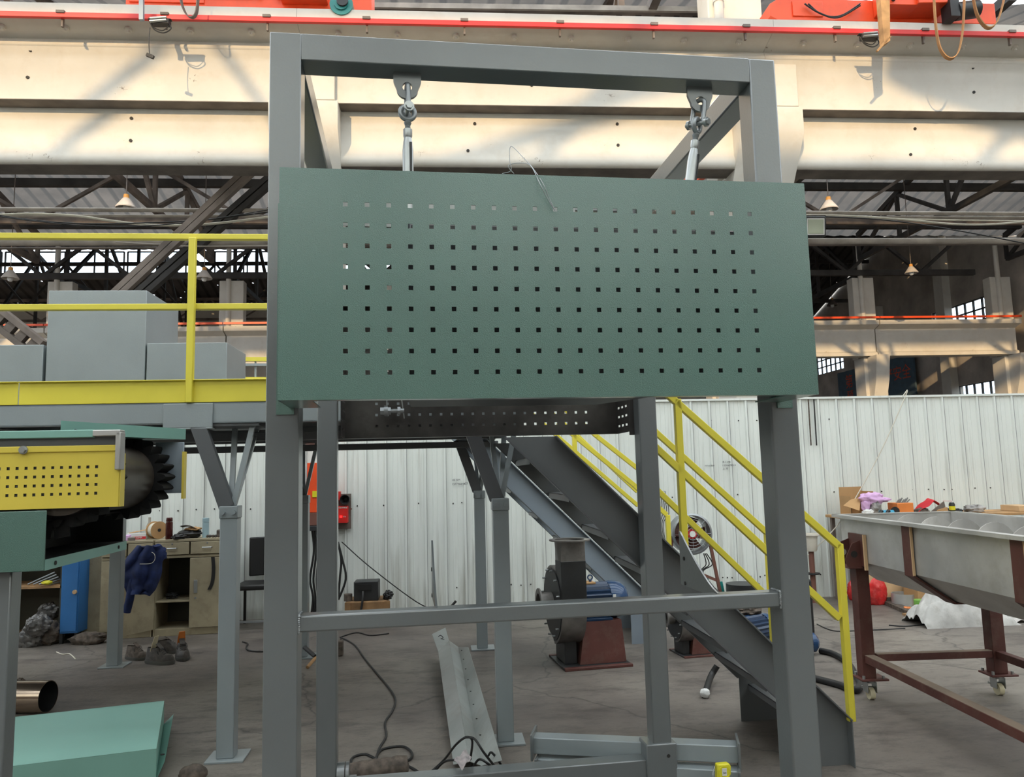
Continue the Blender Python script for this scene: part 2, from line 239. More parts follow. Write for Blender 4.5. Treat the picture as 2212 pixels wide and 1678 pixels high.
# ------------------------------------------------------------------ mesh builder
class MB:
    def __init__(s, m=None): s.v = []; s.f = []; s.M = m or ID
    def add(s, vs, fs):
        k = len(s.v); s.v += [s.M @ Vector(p) for p in vs]; s.f += [tuple(i+k for i in f) for f in fs]; return s
    def box(s, x0, x1, y0, y1, z0, z1):
        return s.add([(x, y, z) for x in (x0, x1) for y in (y0, y1) for z in (z0, z1)], [(0, 1, 3, 2), (4, 6, 7, 5), (0, 4, 5, 1), (2, 3, 7, 6), (0, 2, 6, 4), (1, 5, 7, 3)])
    def basis(s, p, q, up):
        p = Vector(p); q = Vector(q); d = (q-p).normalized(); up = Vector(up)
        if abs(d.dot(up)) > 0.98: up = Vector((0, 1, 0)) if abs(d.y) < 0.9 else Vector((1, 0, 0))
        sd = d.cross(up).normalized(); return p, q, sd, sd.cross(d).normalized()
    def beam(s, p, q, w, h, up=(0, 0, 1)):
        p, q, a, b = s.basis(p, q, up); vs = [c+a*(i*w/2)+b*(j*h/2) for c in (p, q) for i, j in ((-1, -1), (1, -1), (1, 1), (-1, 1))]
        return s.add(vs, [(0, 3, 2, 1), (4, 5, 6, 7), (0, 1, 5, 4), (1, 2, 6, 5), (2, 3, 7, 6), (3, 0, 4, 7)])
    def prof(s, p, q, poly, up=(0, 0, 1)):      # closed profile [(side, up)] swept from p to q
        p, q, a, b = s.basis(p, q, up); n = len(poly); vs = [c+a*i+b*j for c in (p, q) for i, j in poly]
        return s.add(vs, [tuple(range(n))[::-1], tuple(range(n, 2*n))]+[(i, (i+1) % n, n+(i+1) % n, n+i) for i in range(n)])
    def prism(s, poly, d):
        n = len(poly); d = Vector(d); vs = [Vector(p) for p in poly]+[Vector(p)+d for p in poly]
        return s.add(vs, [tuple(range(n))[::-1], tuple(range(n, 2*n))]+[(i, (i+1) % n, n+(i+1) % n, n+i) for i in range(n)])
    def cyl(s, p, q, r0, r1=None, n=20, caps=True):
        r1 = r0 if r1 is None else r1; p, q, a, b = s.basis(p, q, (0, 0, 1))
        vs = [c+(a*cos(2*pi*i/n)+b*sin(2*pi*i/n))*r for c, r in ((p, r0), (q, r1)) for i in range(n)]
        fs = [(i, (i+1) % n, n+(i+1) % n, n+i) for i in range(n)]
        if caps: fs += [tuple(range(n))[::-1], tuple(range(n, 2*n))]
        return s.add(vs, fs)
    def lathe(s, p, axis, prof, n=24):          # prof [(radius, height)]
        p = Vector(p); q = p+Vector(axis).normalized(); p, q, a, b = s.basis(p, q, (0, 0, 1)); d = (q-p)
        vs = [p+d*h+(a*cos(2*pi*i/n)+b*sin(2*pi*i/n))*max(r, 1e-4) for r, h in prof for i in range(n)]
        fs = [(k*n+i, k*n+(i+1) % n, (k+1)*n+(i+1) % n, (k+1)*n+i) for k in range(len(prof)-1) for i in range(n)]
        return s.add(vs, fs)
    def tube(s, pts, r, n=8, sm=6):
        P = [Vector(p) for p in pts]
        if sm > 1 and len(P) > 2:
            o = []
            for i in range(len(P)-1):
                a, b, c, d = P[max(i-1, 0)], P[i], P[i+1], P[min(i+2, len(P)-1)]
                for k in range(sm):
                    t = k/sm; o.append(0.5*((2*b)+(c-a)*t+(2*a-5*b+4*c-d)*t*t+(3*b-a-3*c+d)*t**3))
            P = o+[P[-1]]
        vs = []; a = None
        for i, p in enumerate(P):
            d = (P[min(i+1, len(P)-1)]-P[max(i-1, 0)]); d = d.normalized() if d.length > 1e-9 else Vector((0, 0, 1))
            if a is None: a = d.orthogonal().normalized()
            a = (a-d*a.dot(d)).normalized(); b = d.cross(a)
            vs += [p+(a*cos(2*pi*k/n)+b*sin(2*pi*k/n))*r for k in range(n)]
        m = len(P); fs = [(i*n+k, i*n+(k+1) % n, (i+1)*n+(k+1) % n, (i+1)*n+k) for i in range(m-1) for k in range(n)]
        return s.add(vs, fs+[tuple(range(n))[::-1], tuple(range((m-1)*n, m*n))])
    def strip(s, pts, w, t, side):              # flat strap along pts, width along side
        side = Vector(side).normalized(); P = [Vector(p) for p in pts]; o = []
        for i in range(len(P)-1):
            a, b, c, d = P[max(i-1, 0)], P[i], P[i+1], P[min(i+2, len(P)-1)]
            for k in range(6):
                q = k/6; o.append(0.5*((2*b)+(c-a)*q+(2*a-5*b+4*c-d)*q*q+(3*b-a-3*c+d)*q**3))
        P = o+[P[-1]]; vs = []
        for i, p in enumerate(P):
            d = (P[min(i+1, len(P)-1)]-P[max(i-1, 0)]).normalized(); nn = d.cross(side).normalized()
            vs += [p+side*(a*w/2)+nn*(b*t/2) for a, b in ((-1, -1), (1, -1), (1, 1), (-1, 1))]
        m = len(P); return s.add(vs, [(i*4+k, i*4+(k+1) % 4, (i+1)*4+(k+1) % 4, (i+1)*4+k) for i in range(m-1) for k in range(4)]+[(0, 3, 2, 1), (m*4-4, m*4-3, m*4-2, m*4-1)])
    def blob(s, c, r, amp=0.25, fr=3.0, seed=0, nu=28, nv=18, flat=None, fold=0.0):
        c = Vector(c); vs = []
        for j in range(nv+1):
            th = pi*j/nv
            for i in range(nu):
                ph = 2*pi*i/nu; d = Vector((sin(th)*cos(ph), sin(th)*sin(ph), cos(th)))
                k = 1+amp*noise.fractal(d*fr+Vector((seed*7.3, seed*1.7, seed)), 0.8, 2.0, 4)
                if fold: k += fold*abs(sin(ph*5+seed+3*noise.noise(d*2+Vector((seed, 0, 0)))))*sin(th)
                p = Vector((d.x*r[0]*k, d.y*r[1]*k, d.z*r[2]*k))
                if flat is not None and c.z+p.z < flat: p.z = flat-c.z
                vs.append(c+p)
        fs = [(j*nu+i, (j+1)*nu+i, (j+1)*nu+(i+1) % nu, j*nu+(i+1) % nu) for j in range(nv) for i in range(nu)]
        return s.add(vs, fs)
    def surf(s, fn, nu, nv, th=0.004):           # fn(a,b) -> point, a,b in 0..1, thin closed sheet
        vs = []; nr = []
        P = [[Vector(fn(i/nu, j/nv)) for i in range(nu+1)] for j in range(nv+1)]
        for j in range(nv+1):
            for i in range(nu+1):
                du = P[j][min(i+1, nu)]-P[j][max(i-1, 0)]; dv = P[min(j+1, nv)][i]-P[max(j-1, 0)][i]; nn = du.cross(dv); nn = nn.normalized() if nn.length > 1e-12 else Vector((0, 0, 1))
                vs.append(P[j][i]); nr.append(P[j][i]-nn*th)
        K = len(vs); w = nu+1; fs = []
        for j in range(nv):
            for i in range(nu):
                q = (j*w+i, j*w+i+1, (j+1)*w+i+1, (j+1)*w+i); fs.append(q); fs.append(tuple(x+K for x in q[::-1]))
        bd = [i for i in range(nu)]+[j*w+nu for j in range(nv)]+[nv*w+i for i in range(nu, 0, -1)]+[j*w for j in range(nv, 0, -1)]
        for a, b in zip(bd, bd[1:]+bd[:1]): fs.append((b, a, a+K, b+K))
        return s.add(vs+nr, fs)
    def perf(s, org, du, dv, us, vs_, th):       # perforated sheet: us/vs_ = cut positions, odd cells are holes
        org = Vector(org); du = Vector(du); dv = Vector(dv); nrm = du.cross(dv).normalized()*th
        nu, nv = len(us), len(vs_); base = [org+du*a+dv*b for b in vs_ for a in us]; K = len(base); fs = []
        hole = lambda i, j: 0 <= i < nu-1 and 0 <= j < nv-1 and i % 2 == 1 and j % 2 == 1
        solid = lambda i, j: 0 <= i < nu-1 and 0 <= j < nv-1 and not hole(i, j)
        for j in range(nv-1):
            for i in range(nu-1):
                if not solid(i, j): continue
                a, b, c, d = j*nu+i, j*nu+i+1, (j+1)*nu+i+1, (j+1)*nu+i; fs += [(a, b, c, d), (a+K, d+K, c+K, b+K)]
                if not solid(i, j-1): fs.append((b, a, a+K, b+K))
                if not solid(i+1, j): fs.append((c, b, b+K, c+K))
                if not solid(i, j+1): fs.append((d, c, c+K, d+K))
                if not solid(i-1, j): fs.append((a, d, d+K, a+K))
        return s.add(base+[p+nrm for p in base], fs)
    def build(s, name, m, parent=None, bevel=0.0, sharp=38, origin=None, label=None):
        me = bpy.data.meshes.new(name)
        if parent is not None: org = parent['_o'] if '_o' in parent else (0, 0, 0); org = Vector(org)
        elif origin is not None: org = Vector(origin)
        else:
            lo = [min(p[i] for p in s.v) for i in range(3)]; hi = [max(p[i] for p in s.v) for i in range(3)]
            org = Vector(((lo[0]+hi[0])/2, (lo[1]+hi[1])/2, lo[2]))
        me.from_pydata([tuple(p-org) for p in s.v], [], s.f); me.update()
        me.polygons.foreach_set('use_smooth', [True]*len(me.polygons)); me.set_sharp_from_angle(angle=radians(sharp))
        o = bpy.data.objects.new(name, me); C.objects.link(o); me.materials.append(M[m] if isinstance(m, str) else m)
        if parent is not None: o.parent = parent
        else: o.location = org
        o['_o'] = tuple(org)
        if bevel > 0:
            b = o.modifiers.new('edge', 'BEVEL'); b.width = bevel; b.segments = 2; b.limit_method = 'ANGLE'; b.angle_limit = radians(40)
        if label: o['label'] = label
        return o
def tag(o, label, cat, group=None):
    o['label'] = label; o['category'] = cat
    if group: o['group'] = group
    return o
def thing(name, label, cat, loc, group=None):
    o = bpy.data.objects.new(name, None); C.objects.link(o); o.location = loc; o.empty_display_size = 0.1; o['_o'] = tuple(loc)
    return tag(o, label, cat, group)
def struct(o): o['kind'] = 'structure'; return o
def dup(root, loc, label=None, group=None, rotz=None):
    def cp(o, par):
        c = o.copy(); C.objects.link(c)
        if par is not None: c.parent = par
        for ch in [x for x in SC.objects if x.parent == o]: cp(ch, c)
        return c
    r = cp(root, None); r.location = loc
    if rotz is not None: r.rotation_euler = (0, 0, rotz)
    if label: r['label'] = label
    if group: r['group'] = group
    return r
def text(s, name, size, mtx, m, parent=None, ext=0.002, align='CENTER'):
    cu = bpy.data.curves.new(name, 'FONT'); cu.body = s; cu.size = size; cu.extrude = ext; cu.align_x = align; cu.align_y = 'CENTER'
    t = bpy.data.objects.new(name, cu); C.objects.link(t); bpy.context.view_layer.update()
    me = bpy.data.meshes.new_from_object(t.evaluated_get(bpy.context.evaluated_depsgraph_get())); bpy.data.objects.remove(t)
    b = MB(mtx); b.add([tuple(v.co) for v in me.vertices], [tuple(p.vertices) for p in me.polygons]); 
    return b.build(name, m, parent)
# ================================================================== THE HALL
b = MB(); b.box(-46, 26, -12, 52, -0.2, 0.0); struct(b.build('floor', 'floor'))
# white profiled sheet partition
b = MB(); pts = []; x = -9.0; Yp = 8.95
while x < 13:
    pts += [(x, 0), (x+0.008, -0.022), (x+0.03, -0.022), (x+0.038, 0), (x+0.10, 0), (x+0.103, -0.004), (x+0.108, 0), (x+0.155, 0), (x+0.158, -0.004), (x+0.163, 0)]; x += 0.228
front = [(p[0], Yp+p[1]) for p in pts]; back = [(p[0], Yp+0.05) for p in pts]; n = len(pts)
vs = [(x_, y_, z_) for z_ in (0.0, 2.37) for x_, y_ in front+back]; N = 2*n; fs = []
for i in range(n-1):
    fs += [(i, i+1, N+i+1, N+i), (n+i+1, n+i, N+n+i, N+n+i+1), (N+i, N+i+1, N+n+i+1, N+n+i)]
b.add(vs, fs); wall = struct(b.build('wall_back', 'wall', origin=(0, Yp, 0), sharp=20)); 
b = MB(); random.seed(3)
for z_, st in ((0.27, 0.114), (1.23, 0.20), (2.12, 0.228)):
    x = -8.8+random.random()*0.2
    while x < 12.5:
        b.cyl((x, Yp-0.008, z_+random.uniform(-.012, .012)), (x, Yp+0.01, z_), 0.0075, n=8); x += st*random.choice((1, 1, 2, 0.5))
b.build('rivet_heads', 'hole', wall)
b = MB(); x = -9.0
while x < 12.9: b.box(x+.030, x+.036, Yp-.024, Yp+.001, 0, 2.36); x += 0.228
b.build('rib_shade_strips', 'ribshade', wall)  # darker strips that paint the thin shadow beside each rib
b = MB(); b.box(-9, 13, Yp-0.03, Yp+0.06, 2.365, 2.39); b.build('cap_strip', 'wall', wall)
def scrib(rows, x, z, h, name, m='ink', y=Yp-0.0235, parent=wall):   # felt-pen writing
    for k, t in enumerate(rows):
        o = text(t, name, h, Matrix.Translation((x, y, z-k*h*1.35)) @ Matrix.Rotation(pi/2, 4, 'X'), m, parent, ext=0.0006, align='LEFT')
p = onY(976, 1037, Yp-.024); scrib(['HE BM', '15774664477'], p.x, p.z, 0.034, 'pen_writing')
p = onY(1560, 998, Yp-.024); scrib(['水工24h', '13516674514', '上 河'], p.x, p.z, 0.03, 'pen_writing')
p = onY(1522, 1006, Yp-.024); scrib(['15916674510'], p.x, p.z, 0.022, 'pen_writing')
# far rows, roof of the halls beyond
def corr(Y0, Z0, Y1, Z1, x0, x1, pitch, name, m, tail=()):
    b = MB(); xs = []; x = x0; k = 0
    while x < x1: xs.append((x, 0.035 if k % 2 else 0.0)); x += pitch/2; k += 1
    L = [(Y0, Z0), (Y1, Z1)]+list(tail); vs = [(x_, y_, z_+d) for y_, z_ in L for x_, d in xs]
    w_ = len(xs); K = w_*len(L); fs = []
    for j in range(len(L)-1):
        for i in range(w_-1): q = (j*w_+i, j*w_+i+1, (j+1)*w_+i+1, (j+1)*w_+i); fs += [q[::-1]]
    b.add(vs, fs); return struct(b.build(name, m, sharp=20))
corr(14.2, 11.15, 18, 12.3, -36, 24, 0.5, 'ceiling_near_slope', 'roof2')
corr(18, 12.3, 26.8, 10.15, -36, 24, 0.5, 'ceiling_hall_slope', 'roof2')
corr(26.8, 10.15, 35, 13.0, -42, 22, 0.5, 'ceiling_far_near_slope', 'roof3')
corr(35, 13.0, 39, 13.35, -42, 7.5, 0.5, 'ceiling_far_monitor', 'roof3')
corr(35, 13.0, 46, 9.6, 7.5, 22, 0.5, 'ceiling_far_slope', 'roof3')
corr(39, 11.9, 46, 9.8, -42, 7.5, 0.5, 'ceiling_lower_slope', 'roof3')
b = MB(); b.box(-46, 22, 46, 46.3, 0, 10.2); struct(b.build('wall_far', 'cream'))
b = MB(); b.box(-42, 7.5, 41.5, 41.7, 9.9, 11.25); struct(b.build('wall_clerestory_band', 'cream'))
b = MB(); b.box(7.4, 7.6, 39, 46, 9.8, 13.3); struct(b.build('wall_monitor_end', 'cream'))
# near wall behind the camera: only its top edge lets the low sun in
b = MB(); b.box(-21, 22, -9.3, -9.0, 0, 5.3); b.box(-21, 22, -9.3, -9.0, 10.7, 11.5)
for i in range(7): b.box(-21+i*6.9, -20.2+i*6.9, -9.3, -9.0, 5.3, 10.7)
struct(b.build('wall_front', 'steelroof'))
for i in range(6):
    b = MB(); b.box(-20.2+i*6.9, -14.1+i*6.9, -9.2, -9.18, 5.3, 10.7); o = struct(b.build('window_%d' % (20+i), 'frost'))  # unseen frosted panes, added for frontal fill and glossy reflections
b = MB(); b.box(-21.3, -21, -9.3, 9.4, 0, 13); struct(b.build('wall_left', 'cream'))
for i, (ya, yb) in enumerate(((-9.3, -5.5), (-2.6, -0.9), (2.2, 4.2), (7.2, 9.5))):      # roof of this hall between its skylight strips
    b = MB(); b.box(-21, 21.8, ya, yb, 13.0, 13.1); struct(b.build('ceiling_strip_%d' % (i+1), 'roof2'))
b = MB()                                                     # roof frame of this hall, out of view, dapples the sun
for k in range(-2, 3):
    X = -3.4+k*6.45; b.beam((X-3.2, -5, 9.3), (X, -5, 12.0), 0.13, 0.13); b.beam((X, -5, 12.0), (X+1.9, -5, 9.3), 0.11, 0.11)
b.beam((-14, -5, 9.3), (14, -5, 9.3), 0.2, 0.2); b.beam((-14, -5, 12.0), (14, -5, 12.0), 0.2, 0.2)
b.beam((-12, -8.2, 9.9), (-3, -8.2, 12.8), 0.2, 0.2); b.beam((-1.5, -8.2, 12.6), (5.5, -8.2, 10.6), 0.9, 0.9)
tag(b.build('longitudinal_roof_truss', 'steelroof'), 'long steel truss under the roof behind the photographer, outside the picture', 'truss')
# clerestory window strip
def window(name, P, ax, ay, nx, ny, fr=0.06, glass=True, m='steeldark'):
    P = Vector(P); ax = Vector(ax); ay = Vector(ay); nn = ax.cross(ay).normalized()
    b = MB()
    for i in range(nx+1): q = P+ax*(i/nx); b.beam(q, q+ay, fr if i in (0, nx) or nx < 12 else fr, 0.08, up=nn)
    for j in range(ny+1): q = P+ay*(j/ny); b.beam(q, q+ax, fr, 0.08, up=nn)
    o = struct(b.build(name, m)); 
    b = MB(); b.add([P, P+ax, P+ax+ay, P+ay], [(0, 1, 2, 3)]); b.build('window_glass', 'glass', o); return o
for k in range(8): window('window_%d' % (k+1), (-40+k*5.93, 39, 12.0), (5.75, 0, 0), (0, 0, 1.25), 4, 2, fr=0.06, m='steeldark')
# gable wall of the far hall with its steel windows
XG = 21.8; KG = 21.8/20.5
def wallx(X, y0, y1, z0, z1, holes):
    ys = sorted({y0, y1}|{h[0] for h in holes}|{h[1] for h in holes}); zs = sorted({z0, z1}|{h[2] for h in holes}|{h[3] for h in holes}); b = MB()
    for a, c in zip(ys, ys[1:]):
        for d, e in zip(zs, zs[1:]):
            if not any(h[0] <= a and c <= h[1] and h[2] <= d and e <= h[3] for h in holes): b.box(X, X+0.3, a, c, d, e)
    return b
GW = [(h[0]*KG, h[1]*KG, HC+(h[2]-HC)*KG, HC+(h[3]-HC)*KG) for h in [(26.9, 30.4, 6.6, 7.9), (37.9, 41.4, 6.6, 7.75), (26.9, 29.2, 4.1, 4.62)]]
M['gable'] = mat('grey_rendered_wall', (0.42, 0.375, 0.33), 0.9, var=0.15, vscale=0.9, dirt=0.4, dirtcol=(0.25, 0.21, 0.18))
struct(wallx(XG, -9.3, 46.3, 0, 13.3, GW).build('wall_right', 'gable'))
for k, h in enumerate(GW): window('window_%d' % (k+9), (XG+0.1, h[0], h[2]), (0, h[1]-h[0], 0), (0, 0, h[3]-h[2]), 7 if k < 2 else 5, 3 if k < 2 else 1, fr=0.05)
b = MB(); b.box(XG-0.35, XG, 36.1, 36.75, 0, 9.5); b.box(XG-0.35, XG, 30.9, 31.5, 0, 12); struct(b.build('trim_1', 'cream'))
# slogan board on that wall
t = thing('slogan_board', 'faded blue slogan board with red characters high on the rendered end wall', 'sign', (XG-0.2, 37, 5.3))
b = MB(); b.box(XG-0.30, XG-0.22, 33.5, 40.5, 4.75, 6.65); b.build('board', 'signblue', t)
for i, ch in enumerate('全安产生'):
    Y = 34.1+i*0.72; mt = Matrix.Translation((XG-0.305, Y, 5.85)) @ Matrix.Rotation(-pi/2, 4, 'Z') @ Matrix.Rotation(pi/2, 4, 'X'); text(ch, 'character', 0.74, mt, 'signred', t)
for i, ch in enumerate('一第'):
    Y = 38.3+i*1.0; mt = Matrix.Translation((XG-0.305, Y, 6.0)) @ Matrix.Rotation(-pi/2, 4, 'Z') @ Matrix.Rotation(pi/2, 4, 'X'); text(ch, 'character', 0.80, mt, 'signred', t)
for i, ch in enumerate('防预'):
    Y = 38.3+i*1.0; mt = Matrix.Translation((XG-0.305, Y, 5.2)) @ Matrix.Rotation(-pi/2, 4, 'Z') @ Matrix.Rotation(pi/2, 4, 'X'); text(ch, 'character', 0.7, mt, 'signred', t)
# ------------------------------------------------------------------ crane girders, row one
XC = (-8.5, -1.92, 4.46, 10.94)
GL = ['cream concrete crane girder, leftmost bay, above the yellow railing', 'cream concrete crane girder, middle bay seen through the top of the grey frame', 'cream concrete crane girder, right bay above the hanging floodlight']
for k in range(3):
    x0, x1 = XC[k]+0.002, XC[k+1]-0.002
    t = thing('crane_girder', GL[k], 'girder', ((x0+x1)/2, 9.8, 6.5), 'concrete crane girders of the near column row')
    prof = [(9.42, 7.62), (9.42, 7.47), (9.46, 7.45), (9.80, 7.36), (9.76, 7.31), (9.76, 7.23), (9.80, 7.17), (9.80, 6.53), (10.25, 6.53), (10.25, 7.42), (10.6, 7.47), (10.6, 7.62)]
    b = MB(); b.prism([(x0, y, z) for y, z in prof], (x1-x0, 0, 0)); b.build('upper_beam', 'cream', t, sharp=50)
    b = MB(); b.prism([(x0, 9.80-.055*cos(a), 7.265+.045*sin(a)) for a in [pi/2-pi*k/10 for k in range(11)]], (x1-x0, 0, 0)); b.build('moulding', 'cream', t, sharp=60)
    prof = [(10.03, 6.55), (10.03, 5.95), (9.99, 5.86), (9.99, 5.79), (10.03, 5.75), (10.38, 5.75), (10.38, 6.55)]
    b = MB(); b.prism([(x0+0.35, y, z) for y, z in prof], (x1-x0-0.7, 0, 0)); b.build('tie_beam', 'cream', t, sharp=50)
    b = MB(); b.box(x0+.02, x1-.02, 9.803, 10.03, 6.522, 6.529); b.build('upper_soffit', 'rawc', t); b = MB(); b.box(x0+.36, x1-.36, 10.035, 10.375, 5.742, 5.749); b.build('lower_soffit', 'rawc', t)
    for i in range(8):
        X = x0+0.5+i*0.78; b = MB(); b.cyl((X, 9.62, 7.44), (X, 9.61, 7.375), 0.045, n=12); b.cyl((X, 9.62, 7.44), (X, 9.605, 7.35), 0.02, n=8); b.build('bolt', 'cream', t)
    for (X, Z, Y) in ((x0+3.1, 7.19, 9.795), (x0+3.08, 6.82, 9.795), (x0+2.3, 6.37, 10.025), (x0+4.3, 6.39, 10.025), (x0+4.3, 6.08, 10.025), (x0+2.2, 5.98, 10.025)):
        b = MB(); b.cyl((X, Y-0.006, Z), (X, Y+0.02, Z), 0.022, n=10); b.build('bolt_hole', 'hole', t)
CLAB = ['cream concrete column with a corbel just left of the grey frame', 'cream concrete column with a corbel behind the right post of the grey frame']
for k, X in enumerate(XC[1:3]):
    t = thing('concrete_column', CLAB[k], 'column', (X, 10.7, 0), 'near row of concrete columns')
    b = MB(); b.box(X-0.45, X+0.40, 10.4, 11.1, 0, 5.75); b.box(X-0.45, X+0.40, 10.62, 11.1, 5.75, 12.0); b.build('shaft', 'cream', t, bevel=0.02)
    b = MB(); b.box(X-0.10, X+0.44, 9.735, 9.80, 6.54, 7.16); b.build('pilaster', 'cream', t, bevel=0.01)
    b = MB(); b.prism([(X-0.42, 9.72, 6.525), (X-0.42, 9.72, 6.15), (X-0.42, 10.4, 5.2), (X-0.42, 10.4, 6.525)], (0.90, 0, 0)); b.build('corbel', 'cream', t)
    b = MB(); b.tube([(X-0.31, 10.55, 5.0), (X-0.31, 10.55, 12)], 0.07, n=12, sm=1)
    for z_ in (8.0, 8.6): b.cyl((X-0.31, 10.55, z_), (X-0.31, 10.55, z_+0.06), 0.085, n=12)
    b.build('rainwater_pipe', 'cream', t)
# red conductor bar
t = thing('conductor_bar', 'thin red conductor bar running along the top of the cream girder', 'rail', (0, 9.45, 7.6))
def bar(x0, x1):
    p0, p1 = onY(0, 31, 9.40), onY(2212, 76, 9.40); f = lambda x: p0.z+(p1.z-p0.z)*(x-p0.x)/(p1.x-p0.x)
    return (x0, 9.40, f(x0)), (x1, 9.40, f(x1)), f
p, q, fz = bar(-8.4, 10.9); b = MB(); b.beam(p, q, 0.05, 0.07); b.build('bar', 'red', t, bevel=0.006)
for i in range(14):
    X = -6.1+i*1.27; b = MB(); b.box(X-0.05, X+0.05, 9.36, 9.46, fz(X)+0.02, fz(X)+0.055); b.box(X-0.012, X+0.012, 9.42, 9.46, fz(X)-0.13, fz(X)+0.05); b.build('clip', 'steelroof', t)
# ------------------------------------------------------------------ row two
X2 = [-25.2, -19.4, -13.52, -7.7, -1.9, 3.9, 9.8, 15.6, 21.1]
for k, X in enumerate(X2):
    seen = {2: 'white distant column left of the tall grey cabinet, behind it', 3: 'cream distant column with rust streaks right of the yellow rail post', 7: 'cream distant column with a bracket, right of the green perforated panel', 8: 'pale distant column at the right picture edge beside the roof truss'}
    lab = seen.get(k, 'distant cream column of the far row, mostly hidden')
    t = thing('distant_column', lab, 'column', (X, 26.9, 0), 'far row of concrete columns')
    b = MB(); b.box(X-0.42, X+0.42, 26.6, 27.3, 0, 5.49); b.box(X-0.42, X+0.42, 27.0, 27.4, 5.49, 8.6); b.build('shaft', 'cream', t, bevel=0.02)
    b = MB(); b.prism([(X-0.3, 26.6, 5.49), (X-0.3, 26.6, 3.2), (X-0.3, 26.1, 4.6), (X-0.3, 25.95, 5.49)], (0.50, 0, 0)); b.build('corbel', 'cream', t)
    b = MB(); b.cyl((X-0.1, 26.98, 6.8), (X-0.1, 26.98, 10), 0.09, n=10); b.build('rainwater_pipe', 'cream', t)
    if k < len(X2)-1:
        x1 = X2[k+1]; lb = {2: 'distant cream crane girder behind the grey cabinets on the platform', 3: 'distant cream crane girder seen just left of the grey frame', 7: 'distant cream crane girder at the right, below the end wall window', 6: 'distant sunlit crane girder beside the right edge of the green panel'}.get(k, 'distant cream crane girder of the far row, hidden behind nearer things')
        prof = [(26.1, 6.78), (26.1, 6.62), (26.45, 6.5), (26.45, 5.68), (26.35, 5.62), (26.35, 5.5), (26.85, 5.5), (27.0, 6.78)]
        t = thing('distant_girder', lb, 'girder', ((X+x1)/2, 26.5, 5.5), 'crane girders of the far column row')
        b = MB(); b.prism([(X+0.02, y, z) for y, z in prof], (x1-X-0.04, 0, 0)); b.build('beam', 'cream', t)
        b = MB(); b.box(X+.02, x1-.02, 26.05, 26.12, 6.84, 6.91); b.build('conductor_bar', 'orange', t)
# ------------------------------------------------------------------ roof trusses (across the halls) and longitudinal braces
def truss(pts_b, pts_t, m, lab, group, w=0.14, vert=True):
    o = pts_b[0]; t = thing('roof_truss', lab, 'truss', tuple(o), group)
    b = MB(); [b.beam(a, c, w, w*1.2) for a, c in zip(pts_b, pts_b[1:])]; b.build('bottom_chord', m, t)
    b = MB(); [b.beam(a, c, w, w*1.2) for a, c in zip(pts_t, pts_t[1:])]; b.build('top_chord', m, t)
    for i in range(len(pts_b)):
        if vert: b = MB(); b.beam(pts_b[i], pts_t[i], w*0.8, w*0.8); b.build('vertical', m, t)
        if i < len(pts_b)-1:
            a, c = (pts_t[i], pts_b[i+1]) if i % 2 else (pts_b[i], pts_t[i+1]); b = MB(); b.beam(a, c, w*0.8, w*0.8); b.build('diagonal', m, t)
    return t
where = {0: 'far left', 1: 'left', 2: 'left of centre', 3: 'centre', 4: 'right of centre', 5: 'right', 6: 'far right', 7: 'rightmost'}
for k, X in enumerate([-20, -14, -8.2, -2.4, 3.4, 9.3, 15.2, 21.0][:8]):
    ys = [11+i*(26.4-11)/6 for i in range(7)]; top = [min(12.1, 9.9+(y-9)*0.244) if y < 18 else 12.1-(y-18)*0.244 for y in ys]
    truss([(X, y, 9.15) for y in ys], [(X, y, z_) for y, z_ in zip(ys, top)], 'steeldark' if k > 4 else 'steelroof', 'dark steel roof truss across the middle hall, %s of the eight' % where[k], 'roof trusses across the middle hall')
for k, X in enumerate([-25, -19.3, -13.5, -7.7, -1.9, 3.9, 9.8, 15.6]):
    ys = [27.4+i*(45.5-27.4)/6 for i in range(7)]; top = [10.3+(y-27)*0.33 if y < 35 else 12.9-(y-35)*0.30 for y in ys]
    truss([(X, y, 8.75) for y in ys], [(X, y, z_-0.15) for y, z_ in zip(ys, top)], 'steeldark', 'black steel roof truss across the far hall, %s of the eight' % where[k], 'roof trusses across the far hall')
def ltruss(Y, z0, z1, x0, x1, st, m, lab, w=0.13):
    n = int((x1-x0)/st); t = thing('lattice_girder', lab, 'truss', (x0, Y, z0), 'lattice girders running along the halls')
    b = MB(); b.beam((x0, Y, z0), (x1, Y, z0), w, w*1.3); b.build('bottom_chord', m, t); b = MB(); b.beam((x0, Y, z1), (x1, Y, z1), w, w*1.3); b.build('top_chord', m, t)
    for i in range(n):
        a = x0+i*st; b = MB(); b.beam((a, Y, z1), (a+st/2, Y, z0), w*.7, w*.7); b.build('diagonal', m, t); b = MB(); b.beam((a+st/2, Y, z0), (a+st, Y, z1), w*.7, w*.7); b.build('diagonal', m, t)
ltruss(21.5, 8.9, 10.7, -26, 20, 5.8, 'steelroof', 'brown lattice girder under the grey roof sheets just below the cream girder')
ltruss(26.9, 8.75, 9.95, -30, 20, 2.9, 'steeldark', 'dark lattice girder standing on the far columns in front of the bright windows', w=0.16)
ltruss(34.0, 9.3, 11.2, -36, 20, 3.2, 'steeldark', 'thin dark lattice girder deep in the far hall below the window strip', w=0.12)
ltruss(40.8, 10.1, 11.2, -40, 7, 3.4, 'steelroof', 'lattice girder in front of the cream band under the far windows', w=0.10)
